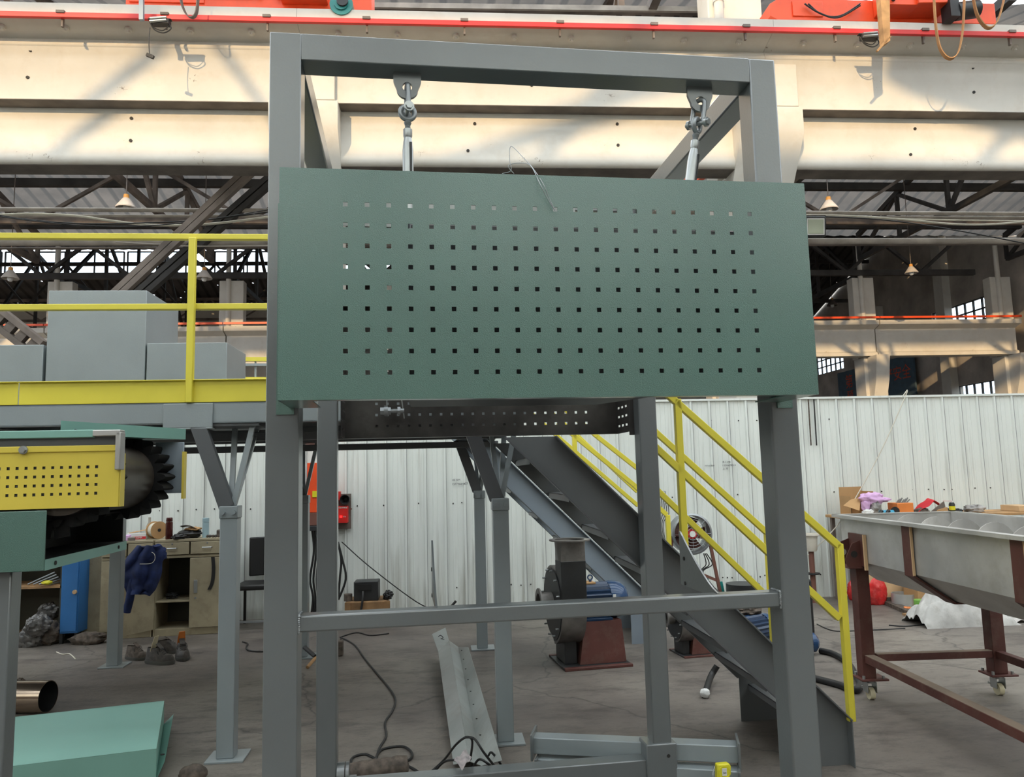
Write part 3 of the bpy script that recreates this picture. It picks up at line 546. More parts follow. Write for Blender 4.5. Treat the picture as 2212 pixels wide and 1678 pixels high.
for k, (Y, Z) in enumerate(((20.6, 11.55), (23.3, 10.85), (25.6, 10.3), (30, 11.1), (33, 12.1), (38, 11.9), (42, 10.7))):
    b = MB(); b.box(-36, 21, Y-0.09, Y+0.09, Z-0.26, Z-0.02)
    tag(b.build('purlin', 'steeldark'), ['dark purlin under the grey roof sheets, the highest seen below the girder', 'dark purlin under the grey roof sheets, middle one seen below the girder', 'dark purlin under the grey roof sheets, lowest, at the eaves', 'dark purlin of the far hall roof nearest its eaves', 'dark purlin of the far hall roof near the ridge', 'dark purlin of the far hall roof beyond the ridge', 'dark purlin of the far hall roof furthest away'][k], 'purlin', 'roof purlins')
# sloping wind braces between the near columns (left)
def brace(name, lab, p, q, w, m, battens=6, gap=0.14):
    p = Vector(p); q = Vector(q); t = thing(name, lab, 'brace', tuple(q), 'steel wind braces at the left'); up = Vector((0, 1, 0)); d = (q-p).normalized(); sd = d.cross(up).normalized()
    for s_ in (-1, 1): b = MB(); b.beam(p+sd*s_*gap/2, q+sd*s_*gap/2, 0.075, w, up=up); b.build('angle_bar', m, t)
    for i in range(battens): c = p.lerp(q, (i+0.5)/battens); b = MB(); b.beam(c-d*0.06, c+d*0.06, gap+0.05, w*0.6, up=up); b.build('batten', m, t)
brace('wind_brace', 'light brown brace rising to the girder left of the frame, upper of the pair', onY(590, 322, 10.7), onY(232, 655, 10.7), 0.10, 'steelroof', gap=.085)
brace('wind_brace', 'dark brace rising right, lower of the pair beside the yellow rail post', onY(600, 375, 11.3), onY(270, 665, 11.3), 0.12, 'steeldark', gap=.095)
brace('wind_brace', 'brown brace falling right behind the low cabinet at the left edge', onY(-60, 640, 10.7), onY(85, 755, 10.7), 0.16, 'steelroof', gap=0.2)
# ------------------------------------------------------------------ pipes, cables, lamps
def pipe(name, lab, pts, r, m, cat='pipe', group=None, sm=6):
    b = MB(); b.tube(pts, r, n=10, sm=sm); return tag(b.build(name, m), lab, cat, group)
def hp(y0, y1, Y, r, m, lab, name='service_pipe', x0=-60, x1=2280):
    a, c = onY(x0, y0, Y), onY(x1, y1, Y); return pipe(name, lab, [a, c], r, m, group='pipes running along the near column row', sm=1)
hp(452, 462, 11.3, 0.032, 'pipe', 'thin brown pipe along the columns, topmost of the long pipes under the girder')
hp(466, 470, 11.35, 0.022, 'pipe', 'thin pipe just below the topmost long pipe')
hp(524, 520, 11.4, 0.05, 'pipe', 'thick cream pipe level with the floodlight bottom, running the whole width')
hp(537, 527, 11.5, 0.018, 'steelroof', 'thin dark pipe just under the thick cream pipe')
def cab(P, Y, r, m, lab, grp='sagging cables under the girder'):
    return pipe('cable', lab, [onY(x, y, Y) for x, y in P], r, m, 'cable', grp)
cab([(-40, 466), (60, 462), (160, 466), (250, 478), (330, 486), (450, 484), (600, 466)], 11.2, 0.018, 'rope', 'cream cable sagging at left above the yellow railing')
cab([(-40, 458), (60, 474), (180, 483), (320, 481), (450, 474), (600, 455)], 11.1, 0.010, 'black', 'black cable sagging at left, upper one')
cab([(-40, 462), (80, 478), (200, 488), (330, 487), (480, 470), (600, 449)], 11.05, 0.008, 'black', 'black cable sagging at left, lower one')
cab([(1700, 466), (1820, 466), (1950, 474), (2060, 484), (2150, 484), (2260, 474)], 11.2, 0.016, 'rope', 'white cable sagging at right above the thick pipe')
cab([(1700, 462), (1850, 470), (1990, 474), (2260, 478)], 11.25, 0.012, 'rope', 'white cable nearly straight at right of the floodlight')
cab([(1700, 466), (1900, 474), (2080, 500), (2260, 535)], 11.1, 0.010, 'black', 'black cable falling to the right picture edge')
cab([(250, 523), (330, 527), (430, 532), (600, 530)], 11.2, 0.010, 'pipe', 'thin cable under the thick pipe at left of the post')
cab([(1950, 856), (1958, 850), (1900, 980), (1820, 1120), (1745, 1200)], 8.6, 0.006, 'rope', 'thin pale cord slanting down across the white sheet wall', 'cords at the sheet wall')
cab([(0, 0)]*0+[(738, 1170), (800, 1225), (900, 1300), (950, 1320)], 8.6, 0.006, 'black', 'thin dark cord slanting down the white sheet wall from the red alarm box', 'cords at the sheet wall')
def lamp(x, y, Y, lab, m='lamp', s=1.0):
    p = onY(x, y, Y); t = thing('pendant_lamp', lab, 'lamp', tuple(p), 'cone pendant lamps in the halls')
    b = MB(); b.lathe(p, (0, 0, 1), [(0.20*s, 0), (0.205*s, 0.02*s), (0.08*s, 0.20*s), (0.06*s, 0.22*s), (0.045*s, 0.22*s), (0.19*s, 0.02*s), (0.19*s, 0.0), (0.20*s, 0.0)], 20); b.build('shade', m, t)
    b = MB(); b.lathe(p, (0, 0, 1), [(0.0, 0.31*s), (0.05*s, 0.30*s), (0.06*s, 0.22*s), (0.0, 0.21*s)], 12); b.build('cap', 'lampo', t)
    b = MB(); b.lathe(p, (0, 0, 1), [(0.0, -0.08*s), (0.05*s, -0.06*s), (0.07*s, 0.0), (0.04*s, 0.1*s), (0, 0.12*s)], 14); b.build('bulb', 'white', t)
    b = MB(); zr = 11.15+(Y-14.2)*.3 if Y < 18 else (12.3-.244*(Y-18) if Y < 27 else 12.6); b.cyl(p+Vector((0, 0, 0.3*s)), (p.x, p.y, zr), 0.012, n=6); b.build('cord', 'steelroof', t)
lamp(272, 450, 16, 'grey cone lamp hanging at left below the cream girder'); lamp(22, 602, 22, 'cream cone lamp at the left picture edge', s=1.1); lamp(441, 602, 22, 'cream cone lamp just right of the yellow rail post', s=1.1)
lamp(1791, 453, 16, 'grey cone lamp above the floodlight'); lamp(1969, 590, 23, 'cream cone lamp hanging right of the distant column'); lamp(1798, 660, 34, 'small dark cone lamp deep in the far hall right of the green panel', m='steelroof', s=1.2)
p = onY(1762, 489, 11.0); t = thing('floodlight', 'square floodlight hanging from the thick pipe beside the green panel', 'lamp', tuple(p))
b = MB(Matrix.Translation(p) @ Matrix.Rotation(radians(8), 4, 'X')); b.box(-0.17, 0.17, 0.0, 0.09, -0.16, 0.16); b.build('housing', 'blacks', t, bevel=0.02)
b = MB(Matrix.Translation(p) @ Matrix.Rotation(radians(8), 4, 'X')); b.box(-0.125, 0.125, -0.012, 0.0, -0.115, 0.11); b.build('glass', 'flood', t, bevel=0.006)
b = MB(Matrix.Translation(p) @ Matrix.Rotation(radians(8), 4, 'X')); b.box(-0.14, 0.14, -0.006, 0.0, -0.13, 0.125); b.build('rim', 'white', t)
b = MB(Matrix.Translation(p)); b.box(-0.19, 0.19, 0.03, 0.06, 0.17, 0.19); b.box(-0.19, -0.17, 0.03, 0.06, 0, 0.19); b.box(0.17, 0.19, 0.03, 0.06, 0, 0.19); b.build('bracket', 'steeldark', t)
# ------------------------------------------------------------------ overhead cranes
def px(x, y, Y): return onY(x, y, Y)
t = thing('crane_end_carriage', 'orange crane carriage at top left with a teal motor', 'crane', (-2.6, 9.9, 7.7), 'orange crane carriages on the rail')
b = MB(); b.box(-4.15, -0.98, 9.62, 10.05, 7.70, 8.35); b.build('box_girder', 'orange', t, bevel=0.01)
b = MB(); b.box(-4.1, -3.15, 9.60, 9.62, 7.78, 8.3); b.build('hatch', 'orange', t, bevel=0.004); b = MB(); b.box(-2.15, -1.55, 9.45, 9.62, 7.80, 8.3); b.build('mounting_plate', 'orange', t, bevel=0.01)
b = MB(); b.prism([(-3.6, 9.30, 8.3), (-2.4, 9.30, 8.3), (-2.55, 9.60, 7.86), (-3.4, 9.60, 7.86)], (0, 0.1, 0.05)); b.build('bracket', 'orange', t)
for X in (-3.7, -1.35): b = MB(); b.cyl((X, 9.7, 7.74), (X, 9.95, 7.74), 0.15, n=24); b.build('wheel', 'steeldark', t)
for X in (-4.05, -3.95, -3.2, -2.45, -2.2, -2.1): b = MB(); b.cyl((X, 9.60, 7.9), (X, 9.56, 7.9), 0.03, n=6); b.build('bolt', 'steeldark', t)
p = onY(737, 8, 9.4); b = MB(); b.cyl(p, p+Vector((0, 0.25, 0)), 0.15, n=24); b.cyl(p+Vector((0, -0.02, 0)), p+Vector((0, 0.0, 0)), 0.09, n=20); b.build('motor', 'teal', t); b = MB(); b.cyl(p+Vector((0.02, -0.05, 0.02)), p+Vector((0.02, -0.02, 0.02)), 0.075, n=16); b.build('motor_cap', 'blacks', t)
t = thing('crane_end_carriage', 'bright orange crane carriage at top right with a sloping bridge arm', 'crane', (6.2, 9.9, 7.7), 'orange crane carriages on the rail')
b = MB(); b.prism([(4.52, 9.62, 7.80), (4.62, 9.62, 7.745), (7.85, 9.62, 7.76), (7.85, 9.62, 8.07), (4.66, 9.62, 8.07), (4.52, 9.62, 7.98)], (0, 0.42, 0)); b.build('box_girder', 'orange', t, bevel=0.006)
b = MB(); b.box(4.84, 5.28, 9.60, 9.62, 7.80, 8.02); b.build('hatch', 'orange', t, bevel=0.004)
b = MB(); b.box(6.02, 6.5, 9.30, 9.62, 7.80, 8.16); b.build('mounting_plate', 'orange', t, bevel=0.01)
b = MB(); b.prism([(6.45, 9.25, 7.80), (6.95, 9.25, 7.82), (7.9, 9.25, 8.55), (7.3, 9.25, 8.6), (6.45, 9.25, 8.12)], (0, 0.36, 0)); b.build('bridge_arm', 'orange', t, bevel=0.01)
for X in (4.95, 7.0): b = MB(); b.cyl((X, 9.7, 7.76), (X, 9.95, 7.76), 0.14, n=24); b.build('wheel', 'steeldark', t)
for Z in (7.87, 7.96, 8.06): b = MB(); b.cyl((6.12, 9.30, Z), (6.12, 9.26, Z), 0.028, n=6); b.build('bolt', 'steeldark', t)
p = onY(2095, 22, 9.3); b = MB(); b.cyl(p+Vector((-0.22, 0, -0.03)), p+Vector((0.1, 0, 0.02)), 0.12, n=20); b.box(p.x-0.35, p.x-0.22, 9.2, 9.4, p.z-0.15, p.z+0.1); b.build('motor', 'blacks', t)
b = MB(); b.tube([onY(1738, 8, 9.55), onY(1770, 28, 9.55), (onY(1810, 38, 9.55)), onY(1858, 12, 9.55)], 0.012, sm=6); b.tube([onY(1746, 8, 9.55), onY(1775, 31, 9.55), (onY(1815, 34, 9.55)), onY(1858, 8, 9.55)], 0.010, sm=6); b.build('cable', 'black', t)
b = MB(); b.strip([onY(x, y, 9.2) for x, y in ((388, -30), (392, 5), (402, 30), (414, 38), (424, 28), (428, -5), (430, -40))], 0.05, 0.012, (0.3, 1, 0)); tag(b.build('hanging_strap', 'steelroof'), 'dark looped strap hanging from the left orange crane carriage', 'strap')
b = MB(); b.strip([onY(x, y, 8.9) for x, y in ((2016, -30), (2022, 60), (2032, 108), (2052, 127), (2070, 112), (2080, 60), (2084, -30))], 0.07, 0.012, (0.3, 1, 0)); tag(b.build('hanging_strap', 'belt'), 'large orange strap loop hanging lowest from the right crane carriage', 'strap')
b = MB(); b.strip([onY(x, y, 9.0) for x, y in ((2098, -30), (2110, 30), (2132, 60), (2152, 50), (2166, 10), (2172, -30))], 0.07, 0.012, (0.3, 1, 0)); tag(b.build('hanging_strap', 'belt'), 'smaller orange strap loop at the far right of the crane carriage', 'strap')
p = onY(1912, 50, 8.9); b = MB(); b.prism([onY(1900, -30, 8.9), onY(1922, -30, 8.9), onY(1923, 88, 8.9), onY(1910, 96, 8.9)], (0, 0.1, 0)); b.prism([onY(1926, 78, 8.9), onY(1918, 80, 8.9), onY(1894, 108, 8.9), onY(1897, 111, 8.9)], (0, 0.03, 0)); tag(b.build('hanging_batten', 'plank'), 'wooden batten hanging from the right crane carriage with a broken lower end', 'batten')
for k, (x, y, lab) in enumerate(((345, 48, 'current collector with dangling wires under the left crane carriage'), (1876, 80, 'current collector with dangling wires under the right crane carriage'))):
    p = onY(x, y, 9.25); t = thing('current_collector', lab, 'collector', tuple(p), 'current collectors on the red bar')
    b = MB(Matrix.Translation(p)); b.box(-0.10, 0.12, -0.04, 0.06, -0.035, 0.035); b.box(-0.14, 0.14, -0.02, 0.04, 0.03, 0.045); b.build('body', 'steeldark', t, bevel=0.008)
    b = MB(Matrix.Translation(p)); b.cyl((-0.1, -0.05, -0.02), (0.1, -0.05, 0.0), 0.018, n=10); b.cyl((-0.1, -0.05, 0.02), (0.1, -0.05, 0.04), 0.014, n=10); b.build('contact_bar', 'zinc', t)
    b = MB(Matrix.Translation(p)); b.tube([(0.1, 0, 0), (0.14, 0, -0.08), (0.05, 0, -0.14), (-0.06, 0, -0.1), (-0.12, 0, 0)], 0.008); b.tube([(0.12, 0, 0), (0.1, 0, -0.06), (0.03, 0, -0.11), (-0.08, 0, -0.07)], 0.006); b.build('wires', 'black', t)
b = MB(); b.beam(onY(306, -30, 9.2), onY(306, 44, 9.2), 0.05, 0.05); tag(b.build('collector_arm', 'bluegrey'), 'slotted grey arm hanging from the left crane carriage beside the collector', 'arm')
b = MB(); q = onY(324, 60, 9.2); e = onY(323, 118, 9.2); b.tube([q, q.lerp(e, .5)+Vector((-.01, 0, 0)), e], 0.006); b.beam(onY(317, 118, 9.2), onY(332, 124, 9.2), 0.035, 0.04); tag(b.build('pull_cord', 'steeldark'), 'short cord with a wooden grip dangling over the upper left girder', 'cord')
# perforated cable tray over the rail
a, c = onY(800, 12, 11.5), onY(1570, 22, 11.5); t = thing('cable_tray', 'cream perforated cable tray running between the crane carriage and the column at the top', 'tray', tuple(a))
b = MB(); b.beam(a, c, 0.05, 0.085); b.build('side_rail', 'pipe', t)
b = MB(); b.beam(a+Vector((0, 0.25, -0.02)), c+Vector((0, 0.25, -0.02)), 0.45, 0.02); b.build('tray_bed', 'steelroof', t)
for i in range(18): q = a.lerp(c, (i+0.5)/18); b = MB(); b.box(q.x-0.05, q.x+0.05, q.y+0.12, q.y+0.16, q.z-0.035, q.z-0.028); b.box(q.x+0.07, q.x+0.17, q.y+0.28, q.y+0.32, q.z-0.035, q.z-0.028); b.build('slot', 'hole', t)

t = thing('distant_walkway', 'distant yellow railed walkway between the right low cabinet and the grey frame', 'walkway', tuple(onY(560, 800, 9.3)))
for y0, h, mm in ((776, .05, 'yellow'), (788, .03, 'greyp'), (818, .035, 'yellow')):
    a, c = onY(505, y0, 9.3), onY(640, y0, 9.3); b = MB(); b.beam(a, c, .05, h); b.build('rail', mm, t)
for x in (528, 552, 610): a, c = onY(x, 776, 9.32), onY(x, 822, 9.32); b = MB(); b.beam(a, c, .02, .02); b.build('rail_post', 'greyp', t)
a, c = onY(1470, 398, 14.0), onY(1560, 350, 14.0); b = MB(); b.beam(a, c, .3, .22); tag(b.build('distant_crane_arm', 'orange'), 'red crane arm glimpsed under the girder behind the right turnbuckle', 'crane')
# ================================================================== MAIN GREY FRAME
_o = onY(583, 68, 2.40); A = Fr(_o.x, _o.y, 3.6); AM = A.M
T = thing('steel_support_frame', 'big grey square-tube frame standing in the foreground, carrying the green perforated panel', 'frame', tuple(A.w(0.88, 0.7, 0)))
def fb(name, m, *a, bevel=0.006, parent=T): b = MB(AM); b.box(*a); return b.build(name, m, parent, bevel=bevel)
fb('front_post', 'grey', 0, .10, 0, .10, 0, 3.013, bevel=.003); fb('front_post', 'grey', 1.663, 1.763, 0, .10, 0, 3.013)
fb('rear_post', 'grey', .005, .10, 1.36, 1.455, 0, 3.013); fb('rear_post', 'grey', 1.63, 1.725, 1.36, 1.455, 0, 3.013)
fb('top_beam', 'grey', .099, 1.664, 0, .10, 2.921, 3.013, bevel=.003); fb('top_beam', 'grey', .10, 1.63, 1.36, 1.455, 2.921, 3.013)
fb('side_beam', 'grey', .005, .10, .10, 1.36, 2.921, 3.013); fb('side_beam', 'grey', 1.663, 1.758, .10, 1.36, 2.921, 3.013)
fb('crossbar', 'grey', .10, 1.663, .012, .075, 1.086, 1.136); fb('base_beam', 'grey', .10, 1.60, 1.36, 1.455, .035, .135)
fb('base_collar', 'grey', 1.59, 1.745, 1.345, 1.47, 0, .208)
b = MB(AM); b.cyl((1.70, 1.344, .15), (1.70, 1.36, .15), .009, n=10); b.build('bolt_hole', 'hole', T)
b = MB(AM); b.cyl((.10, 1.40, .16), (.135, 1.40, .16), .06, n=20); b.cyl((.14, 1.40, .16), (.155, 1.40, .16), .06, n=20); b.cyl((.15, 1.37, .15), (.19, 1.37, .15), .02, n=6); b.build('pipe_flange', 'grey', T)
for u in (.518, 1.452):                      # triangular gusset plates standing on the crossbar
    b = MB(AM); pts = [(u, .035, 1.137)]
    for k in range(9): a = k/8; pts.append((u, .035+.33*a, 1.137+.18*(a**1.35)))
    b.prism(pts+[(u, .375, 1.318), (u, .375, 1.12), (u, .10, 1.12)], (.006, 0, 0)); b.build('gusset_plate', 'grey', T)
    b = MB(AM); b.cyl((u-.003, .33, 1.13), (u+.009, .33, 1.13), .007, n=8); b.cyl((u-.003, .33, 1.22), (u+.009, .33, 1.22), .007, n=8); b.build('plate_hole', 'hole', T)
for u, s_ in ((.102, 1), (1.661, -1)):      # weld beads at the crossbar ends
    b = MB(AM)
    for k in range(9): b.blob((u, .01, 1.086+.006*k), (.005, .004, .005), .3, 2, k, nu=8, nv=6)
    for k in range(9): b.blob((u, .012+.007*k, 1.138), (.005, .004, .004), .3, 2, k+9, nu=8, nv=6)
    b.build('weld_bead', 'castgrey', T)
# hanging lugs
def lug(u):
    b = MB(AM); w0, w1 = .047, .036; z0, z1, zc = 2.925, 2.885, 2.862; v = .045; th = .012
    out = [(-w0, z0), (-w0, z1), (-w1, zc-.004)]+[(w1*cos(a), zc-.004-.032*sin(-a) if False else zc-.004+.032*sin(a)) for a in [pi+pi*k/10 for k in range(1, 10)]]+[(w1, zc-.004), (w0, z1), (w0, z0)]
    n = 24; hc = (0, 2.868); hr = .0165; ring = [(hc[0]+hr*cos(2*pi*k/n), hc[1]+hr*sin(2*pi*k/n)) for k in range(n)]
    # outer outline sampled by angle so that the plate has a real hole
    def hit(an):
        best = None; dx, dz = cos(an), sin(an)
        for (x0, y0), (x1, y1) in zip(out, out[1:]+out[:1]):
            ex, ez = x1-x0, y1-y0; den = dx*ez-dz*ex
            if abs(den) < 1e-9: continue
            t = ((x0-hc[0])*ez-(y0-hc[1])*ex)/den; s_ = ((x0-hc[0])*dz-(y0-hc[1])*dx)/den
            if t > 0 and -1e-6 <= s_ <= 1+1e-6 and (best is None or t < best): best = t
        return (hc[0]+dx*best, hc[1]+dz*best)
    n = 48; ring = [(hc[0]+hr*cos(2*pi*k/n), hc[1]+hr*sin(2*pi*k/n)) for k in range(n)]; outer = [hit(2*pi*k/n) for k in range(n)]
    vs = [(u+x, v+d, z_) for d in (0, th) for (x, z_) in ring+outer]; K = 2*n; fs = []
    for k in range(n):
        j = (k+1) % n; fs += [(k, j, n+j, n+k), (K+k, K+n+k, K+n+j, K+j), (k, K+k, K+j, j), (n+k, n+j, K+n+j, K+n+k)]
    b.add(vs, fs); b.build('hanging_lug', 'grey', T)
for u in (.446, 1.492): lug(u)
# ------------------------------------------------------------------ shackles and turnbuckles
def turnbuckle(u, zt, lean, rot, lab):
    t = thing('turnbuckle', lab, 'turnbuckle', tuple(A.w(u, .05, 2.60)), 'turnbuckles hanging from the top beam')
    Ml = AM @ Matrix.Translation((u, .05, zt)) @ Matrix.Rotation(lean, 4, 'Y') @ Matrix.Rotation(rot, 4, 'Z')
    b = MB(Ml); pts = [(0, -.022*sin(a) if False else .022*cos(a), -.006+.022*sin(a)-.0) for a in [pi*k/8 for k in range(9)]]
    pts = [(0, .022, -.085), (0, .021, -.04)]+[(0, .020*cos(pi*k/8), -.016+.020*sin(pi*k/8)) for k in range(9)]+[(0, -.021, -.04), (0, -.022, -.085)]
    b.tube(pts, .0085, n=12, sm=3); b.build('shackle', 'castgrey', t)
    b = MB(Ml); b.cyl((0, -.045, -.088), (0, .045, -.088), .0075, n=12); b.cyl((0, -.040, -.088), (0, -.030, -.088), .017, n=20); b.cyl((0, .028, -.088), (0, .038, -.088), .016, n=20); b.cyl((0, -.047, -.088), (0, -.040, -.088), .012, n=6); b.build('shackle_pin', 'zinc', t)
    b = MB(Ml); n = 28; m_ = 12; R_, r_ = .024, .0085; vs = []
    for i in range(n):
        a = 2*pi*i/n
        for j in range(m_): q = 2*pi*j/m_; vs.append(((R_+r_*cos(q))*cos(a), r_*sin(q), -.095+(R_+r_*cos(q))*sin(a)))
    b.add(vs, [(i*m_+j, ((i+1) % n)*m_+j, ((i+1) % n)*m_+(j+1) % m_, i*m_+(j+1) % m_) for i in range(n) for j in range(m_)])
    b.lathe((0, 0, -.125), (0, 0, -1), [(.009, 0), (.013, .006), (.010, .014)]+[(.0085+.0012*(k % 2), .016+.002*k) for k in range(40)]+[(.008, .1)], 14); b.build('eye_bolt', 'castgrey', t)
    b = MB(Ml); b.lathe((0, 0, -.155), (0, 0, -1), [(.0, 0), (.0155, 0), (.0155, .022), (.013, .03), (0.009, .03)], 20)
    b.lathe((0, 0, -.180), (0, 0, -1), [(.012, 0), (.0155, .02), (.0185, .05), (.0185, .19), (.0155, .215), (.012, .23)], 24)
    for s_ in (): b.tube([(s_*.010, 0, -.178), (s_*.015, 0, -.205), (s_*.0150, 0, -.235), (s_*.0150, 0, -.36), (s_*.013, 0, -.385), (s_*.008, 0, -.41)], .0092, n=10, sm=3)
    b.lathe((0, 0, -.405), (0, 0, -1), [(.0, 0), (.015, 0), (.015, .03), (0, .03)], 20); b.build('body', 'zinc', t)
    b = MB(Ml); b.box(.003, .011, -.0195, -.008, -.37, -.205); b.build('thread_slot', 'blacks', t)
    b = MB(Ml); b.lathe((0, 0, -.40), (0, 0, -1), [(.0085, 0), (.008, .12), (0.0, .12)], 12); b.build('lower_bolt', 'castgrey', t)
turnbuckle(.446, 2.872, 0, radians(8), 'left turnbuckle with its shackle and eye bolt hanging from the top beam')
turnbuckle(1.492, 2.868, radians(10), radians(42), 'right turnbuckle, leaning, with its shackle hanging from the top beam')
# ------------------------------------------------------------------ green perforated guard and its twin behind
def pan(front, lab, m, name):
    v0 = -.25 if front else 1.72; v1 = -.004 if front else 1.46; sgn = 1 if front else -1
    u0, u1, z0, z1 = (.076, 1.696, 1.770, 2.448) if front else (.11, 1.615, 1.757, 2.44)
    t = thing(name, lab, 'guard panel', tuple(A.w(.88, v0, z0)), 'perforated guard panels')
    us = [u0]; c0, p = (.261, (1.5062-.261)/20) if front else (.279, .0579); h = .0068
    for i in range(21): us += [c0+i*p-h, c0+i*p+h]
    us.append(u1); zs = [z0]; zc, q = (1.847, (2.342-1.847)/8) if front else (1.822, .0605)
    for i in range(9): zs += [zc+i*q-h, zc+i*q+h]
    zs.append(z1)
    b = MB(AM); b.perf((0, v0, 0), (1, 0, 0), (0, 0, 1), us, zs, -.003 if front else .003); b.build('perforated_face', m, t, sharp=30)
    d = sorted((v0+sgn*.001, v1))
    b = MB(AM)
    if front: b.box(u0, u1, d[0], d[0]+.035, z0, z0+.003); b.box(u0, u0+.09, d[0]+.035, d[1], z0, z0+.003); b.box(u1-.09, u1, d[0]+.035, d[1], z0, z0+.003)
    else: b.box(u0, u1, d[1]-.05, d[1], z0, z0+.003)
    b.build('bottom_flange', m, t); b = MB(AM); b.box(u0, u1, d[0], d[1], z1-.003, z1); b.build('top_flange', m, t)
    for x in (u0, u1):
        vs_ = [d[0]]; n = 4 if front else 3
        for i in range(3): vs_ += [d[0]+.05+i*.07, d[0]+.05+i*.07+.042]
        vs_.append(d[1]); zz = [z0]
        for i in range(12): zz += [z0+.035+i*.05, z0+.035+i*.05+.012]
        zz.append(z1)
        b = MB(AM); b.perf((x, 0, 0), (0, 1, 0), (0, 0, 1), vs_, zz, .003 if x == u0 else -.003) if not front else b.box(x-.0015, x+.0015, d[0], d[1], z0, z1); b.build('side_flange', m, t)
    vf = (-.005, -.001) if front else (1.457, 1.461)
    b = MB(AM); b.box(.032, .086, vf[0], vf[1], z0-.02, z1-.02); b.build('mounting_lip', m, t); b = MB(AM); b.box(u1-.01, u1+.045, vf[0], vf[1], z0-.02, z1-.02); b.build('mounting_lip', m, t)
    return t
pan(True, 'wide green perforated sheet-metal guard on the front of the grey frame', 'green', 'perforated_guard')
rp = pan(False, 'bare steel perforated guard on the back of the grey frame, seen below the green one', 'panm', 'rear_perforated_guard')
def at(x, y, v): return A.V(x, y, v)
q = at(838, 888, 1.62)
b = MB(AM)
for a, c, r_ in ((-.04, -.02, .022), (-.02, .0, .03), (0, .015, .022), (.015, .05, .012), (.05, .066, .024), (.066, .085, .016)): b.cyl((q.x+a, 1.62, q.z), (q.x+c, 1.62, q.z), r_, n=6 if r_ in (.022, .024) else 20)
b.box(q.x-.008, q.x-.003, 1.60, 1.64, q.z-.01, q.z+.09); b.build('clamp_bolt', 'castgrey', rp); b = MB(AM); b.beam((q.x+.085, 1.62, q.z-.04), (q.x+.07, 1.62, q.z+.08), .02, .006, up=(1, 0, 0)); b.build('clamp_plate', 'zinc', rp)
# black hopper between the guards
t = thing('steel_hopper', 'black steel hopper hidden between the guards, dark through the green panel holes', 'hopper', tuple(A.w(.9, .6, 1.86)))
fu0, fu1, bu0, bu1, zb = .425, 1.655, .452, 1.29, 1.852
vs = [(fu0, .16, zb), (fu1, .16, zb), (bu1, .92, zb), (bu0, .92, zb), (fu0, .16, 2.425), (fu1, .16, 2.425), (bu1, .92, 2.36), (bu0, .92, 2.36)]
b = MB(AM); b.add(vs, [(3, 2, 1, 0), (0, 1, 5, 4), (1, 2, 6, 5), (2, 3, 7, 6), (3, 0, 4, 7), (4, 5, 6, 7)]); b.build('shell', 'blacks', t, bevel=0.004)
b = MB(AM); b.box(.10, 1.22, .90, .906, 2.66, 2.84); b.box(.10, .13, .88, .9, 2.36, 2.7); b.box(1.19, 1.22, .88, .9, 2.3, 2.7); b.build('back_plate', 'galv', t)
# twisted wire
W1 = [at(1199, 455, -.262), at(1185, 425, -.262), at(1172, 395, -.265), at(1150, 362, -.2), at(1130, 340, -.15), at(1104, 316, -.12), at(1101, 345, -.12), at(1104, 368, -.12), at(1085, 375, -.1)]
W2 = [at(1199, 455, -.262), at(1180, 424, -.264), at(1166, 396, -.27), at(1146, 358, -.2), at(1122, 352, -.13), at(1098, 358, -.12), at(1110, 375, -.12)]
b = MB(AM); b.tube(W1, .0011, n=6); b.tube(W2, .0011, n=6); tag(b.build('tie_wire', 'castgrey'), 'thin twisted tie wire looped over the top edge of the green panel', 'wire')
# ================================================================== PLATFORM
_p = onZ(490, 1637); B = Fr(_p.x, _p.y, 1.0); BM = B.M
P = thing('steel_platform', 'grey steel platform on posts with yellow railing, behind the frame at left', 'platform', tuple(B.w(-.8, 1.2, 0)))
def pb(name, m, *a, bevel=0.004, parent=P): b = MB(BM); b.box(*a); return b.build(name, m, parent, bevel=bevel)
UL, UR = -3.4, 1.75
# front and rear edge beams (channel)
for v in (-.03, 2.37):
    b = MB(BM); 
    for (a, c) in ((UL, -.262), (-.258, UR)): b.box(a, c, v, v+.006, 1.888, 2.01); b.box(a, c, v, v+.06, 1.888, 1.895); b.box(a, c, v, v+.06, 2.003, 2.01)
    b.build('edge_beam', 'greyp', P)
pb('edge_beam', 'greyp', UR-.006, UR, 0, 2.4, 1.888, 2.01)
pb('deck_plate', 'greyd', UL, UR, -.02, 2.42, 2.011, 2.016)
for k in range(12): u = UL+.2+k*.43; pb('joist', 'greyd', u-.03, u+.03, .03, 2.36, 1.90, 2.0)
for v in (.6, 1.2, 1.8): pb('joist', 'greyd', UL, UR, v-.03, v+.03, 1.85, 1.90)
for v in (.30, 2.28): pb('lower_channel', 'greyd', UL, UR, v-.02, v+.03, 1.795, 1.85)
for u in (-1.58-1.58, -1.58, 0.0, 1.575):
    for v in (0.0, 2.4):
        pb('post', 'greyp', u-.048, u+.048, v-.048, v+.048, .012, 1.335); pb('foot_plate', 'greyp', u-.10, u+.11, v-.09, v+.10, 0, .012, bevel=.002)
        pb('head_plate', 'greyp', u-.052, u+.052, v-.053, v+.053, 1.335, 1.405)
        b = MB(BM); [b.cyl((u+s*.03, v-.053, 1.37), (u+s*.03, v-.07, 1.37), .015, n=6) for s in (-1, 1)]; b.build('bolt', 'greyp', P)
        for du, dv in ((-.16, -.02), (.10, .02), (-.03, .20), (.06, .32)):
            b = MB(BM); b.beam((u+du*.12, v+dv*.1, 1.40), (u+du*1.15, v+dv, 1.875), .085 if du < -.1 else .03, .05 if du < -.1 else .022, up=(0, 1, 0) ); b.build('flared_arm', 'greyd' if du < -.1 else 'greyp', P)
        pb('arm_head', 'greyd', u-.2, u+.16, v-.02, v+.36, 1.868, 1.888)
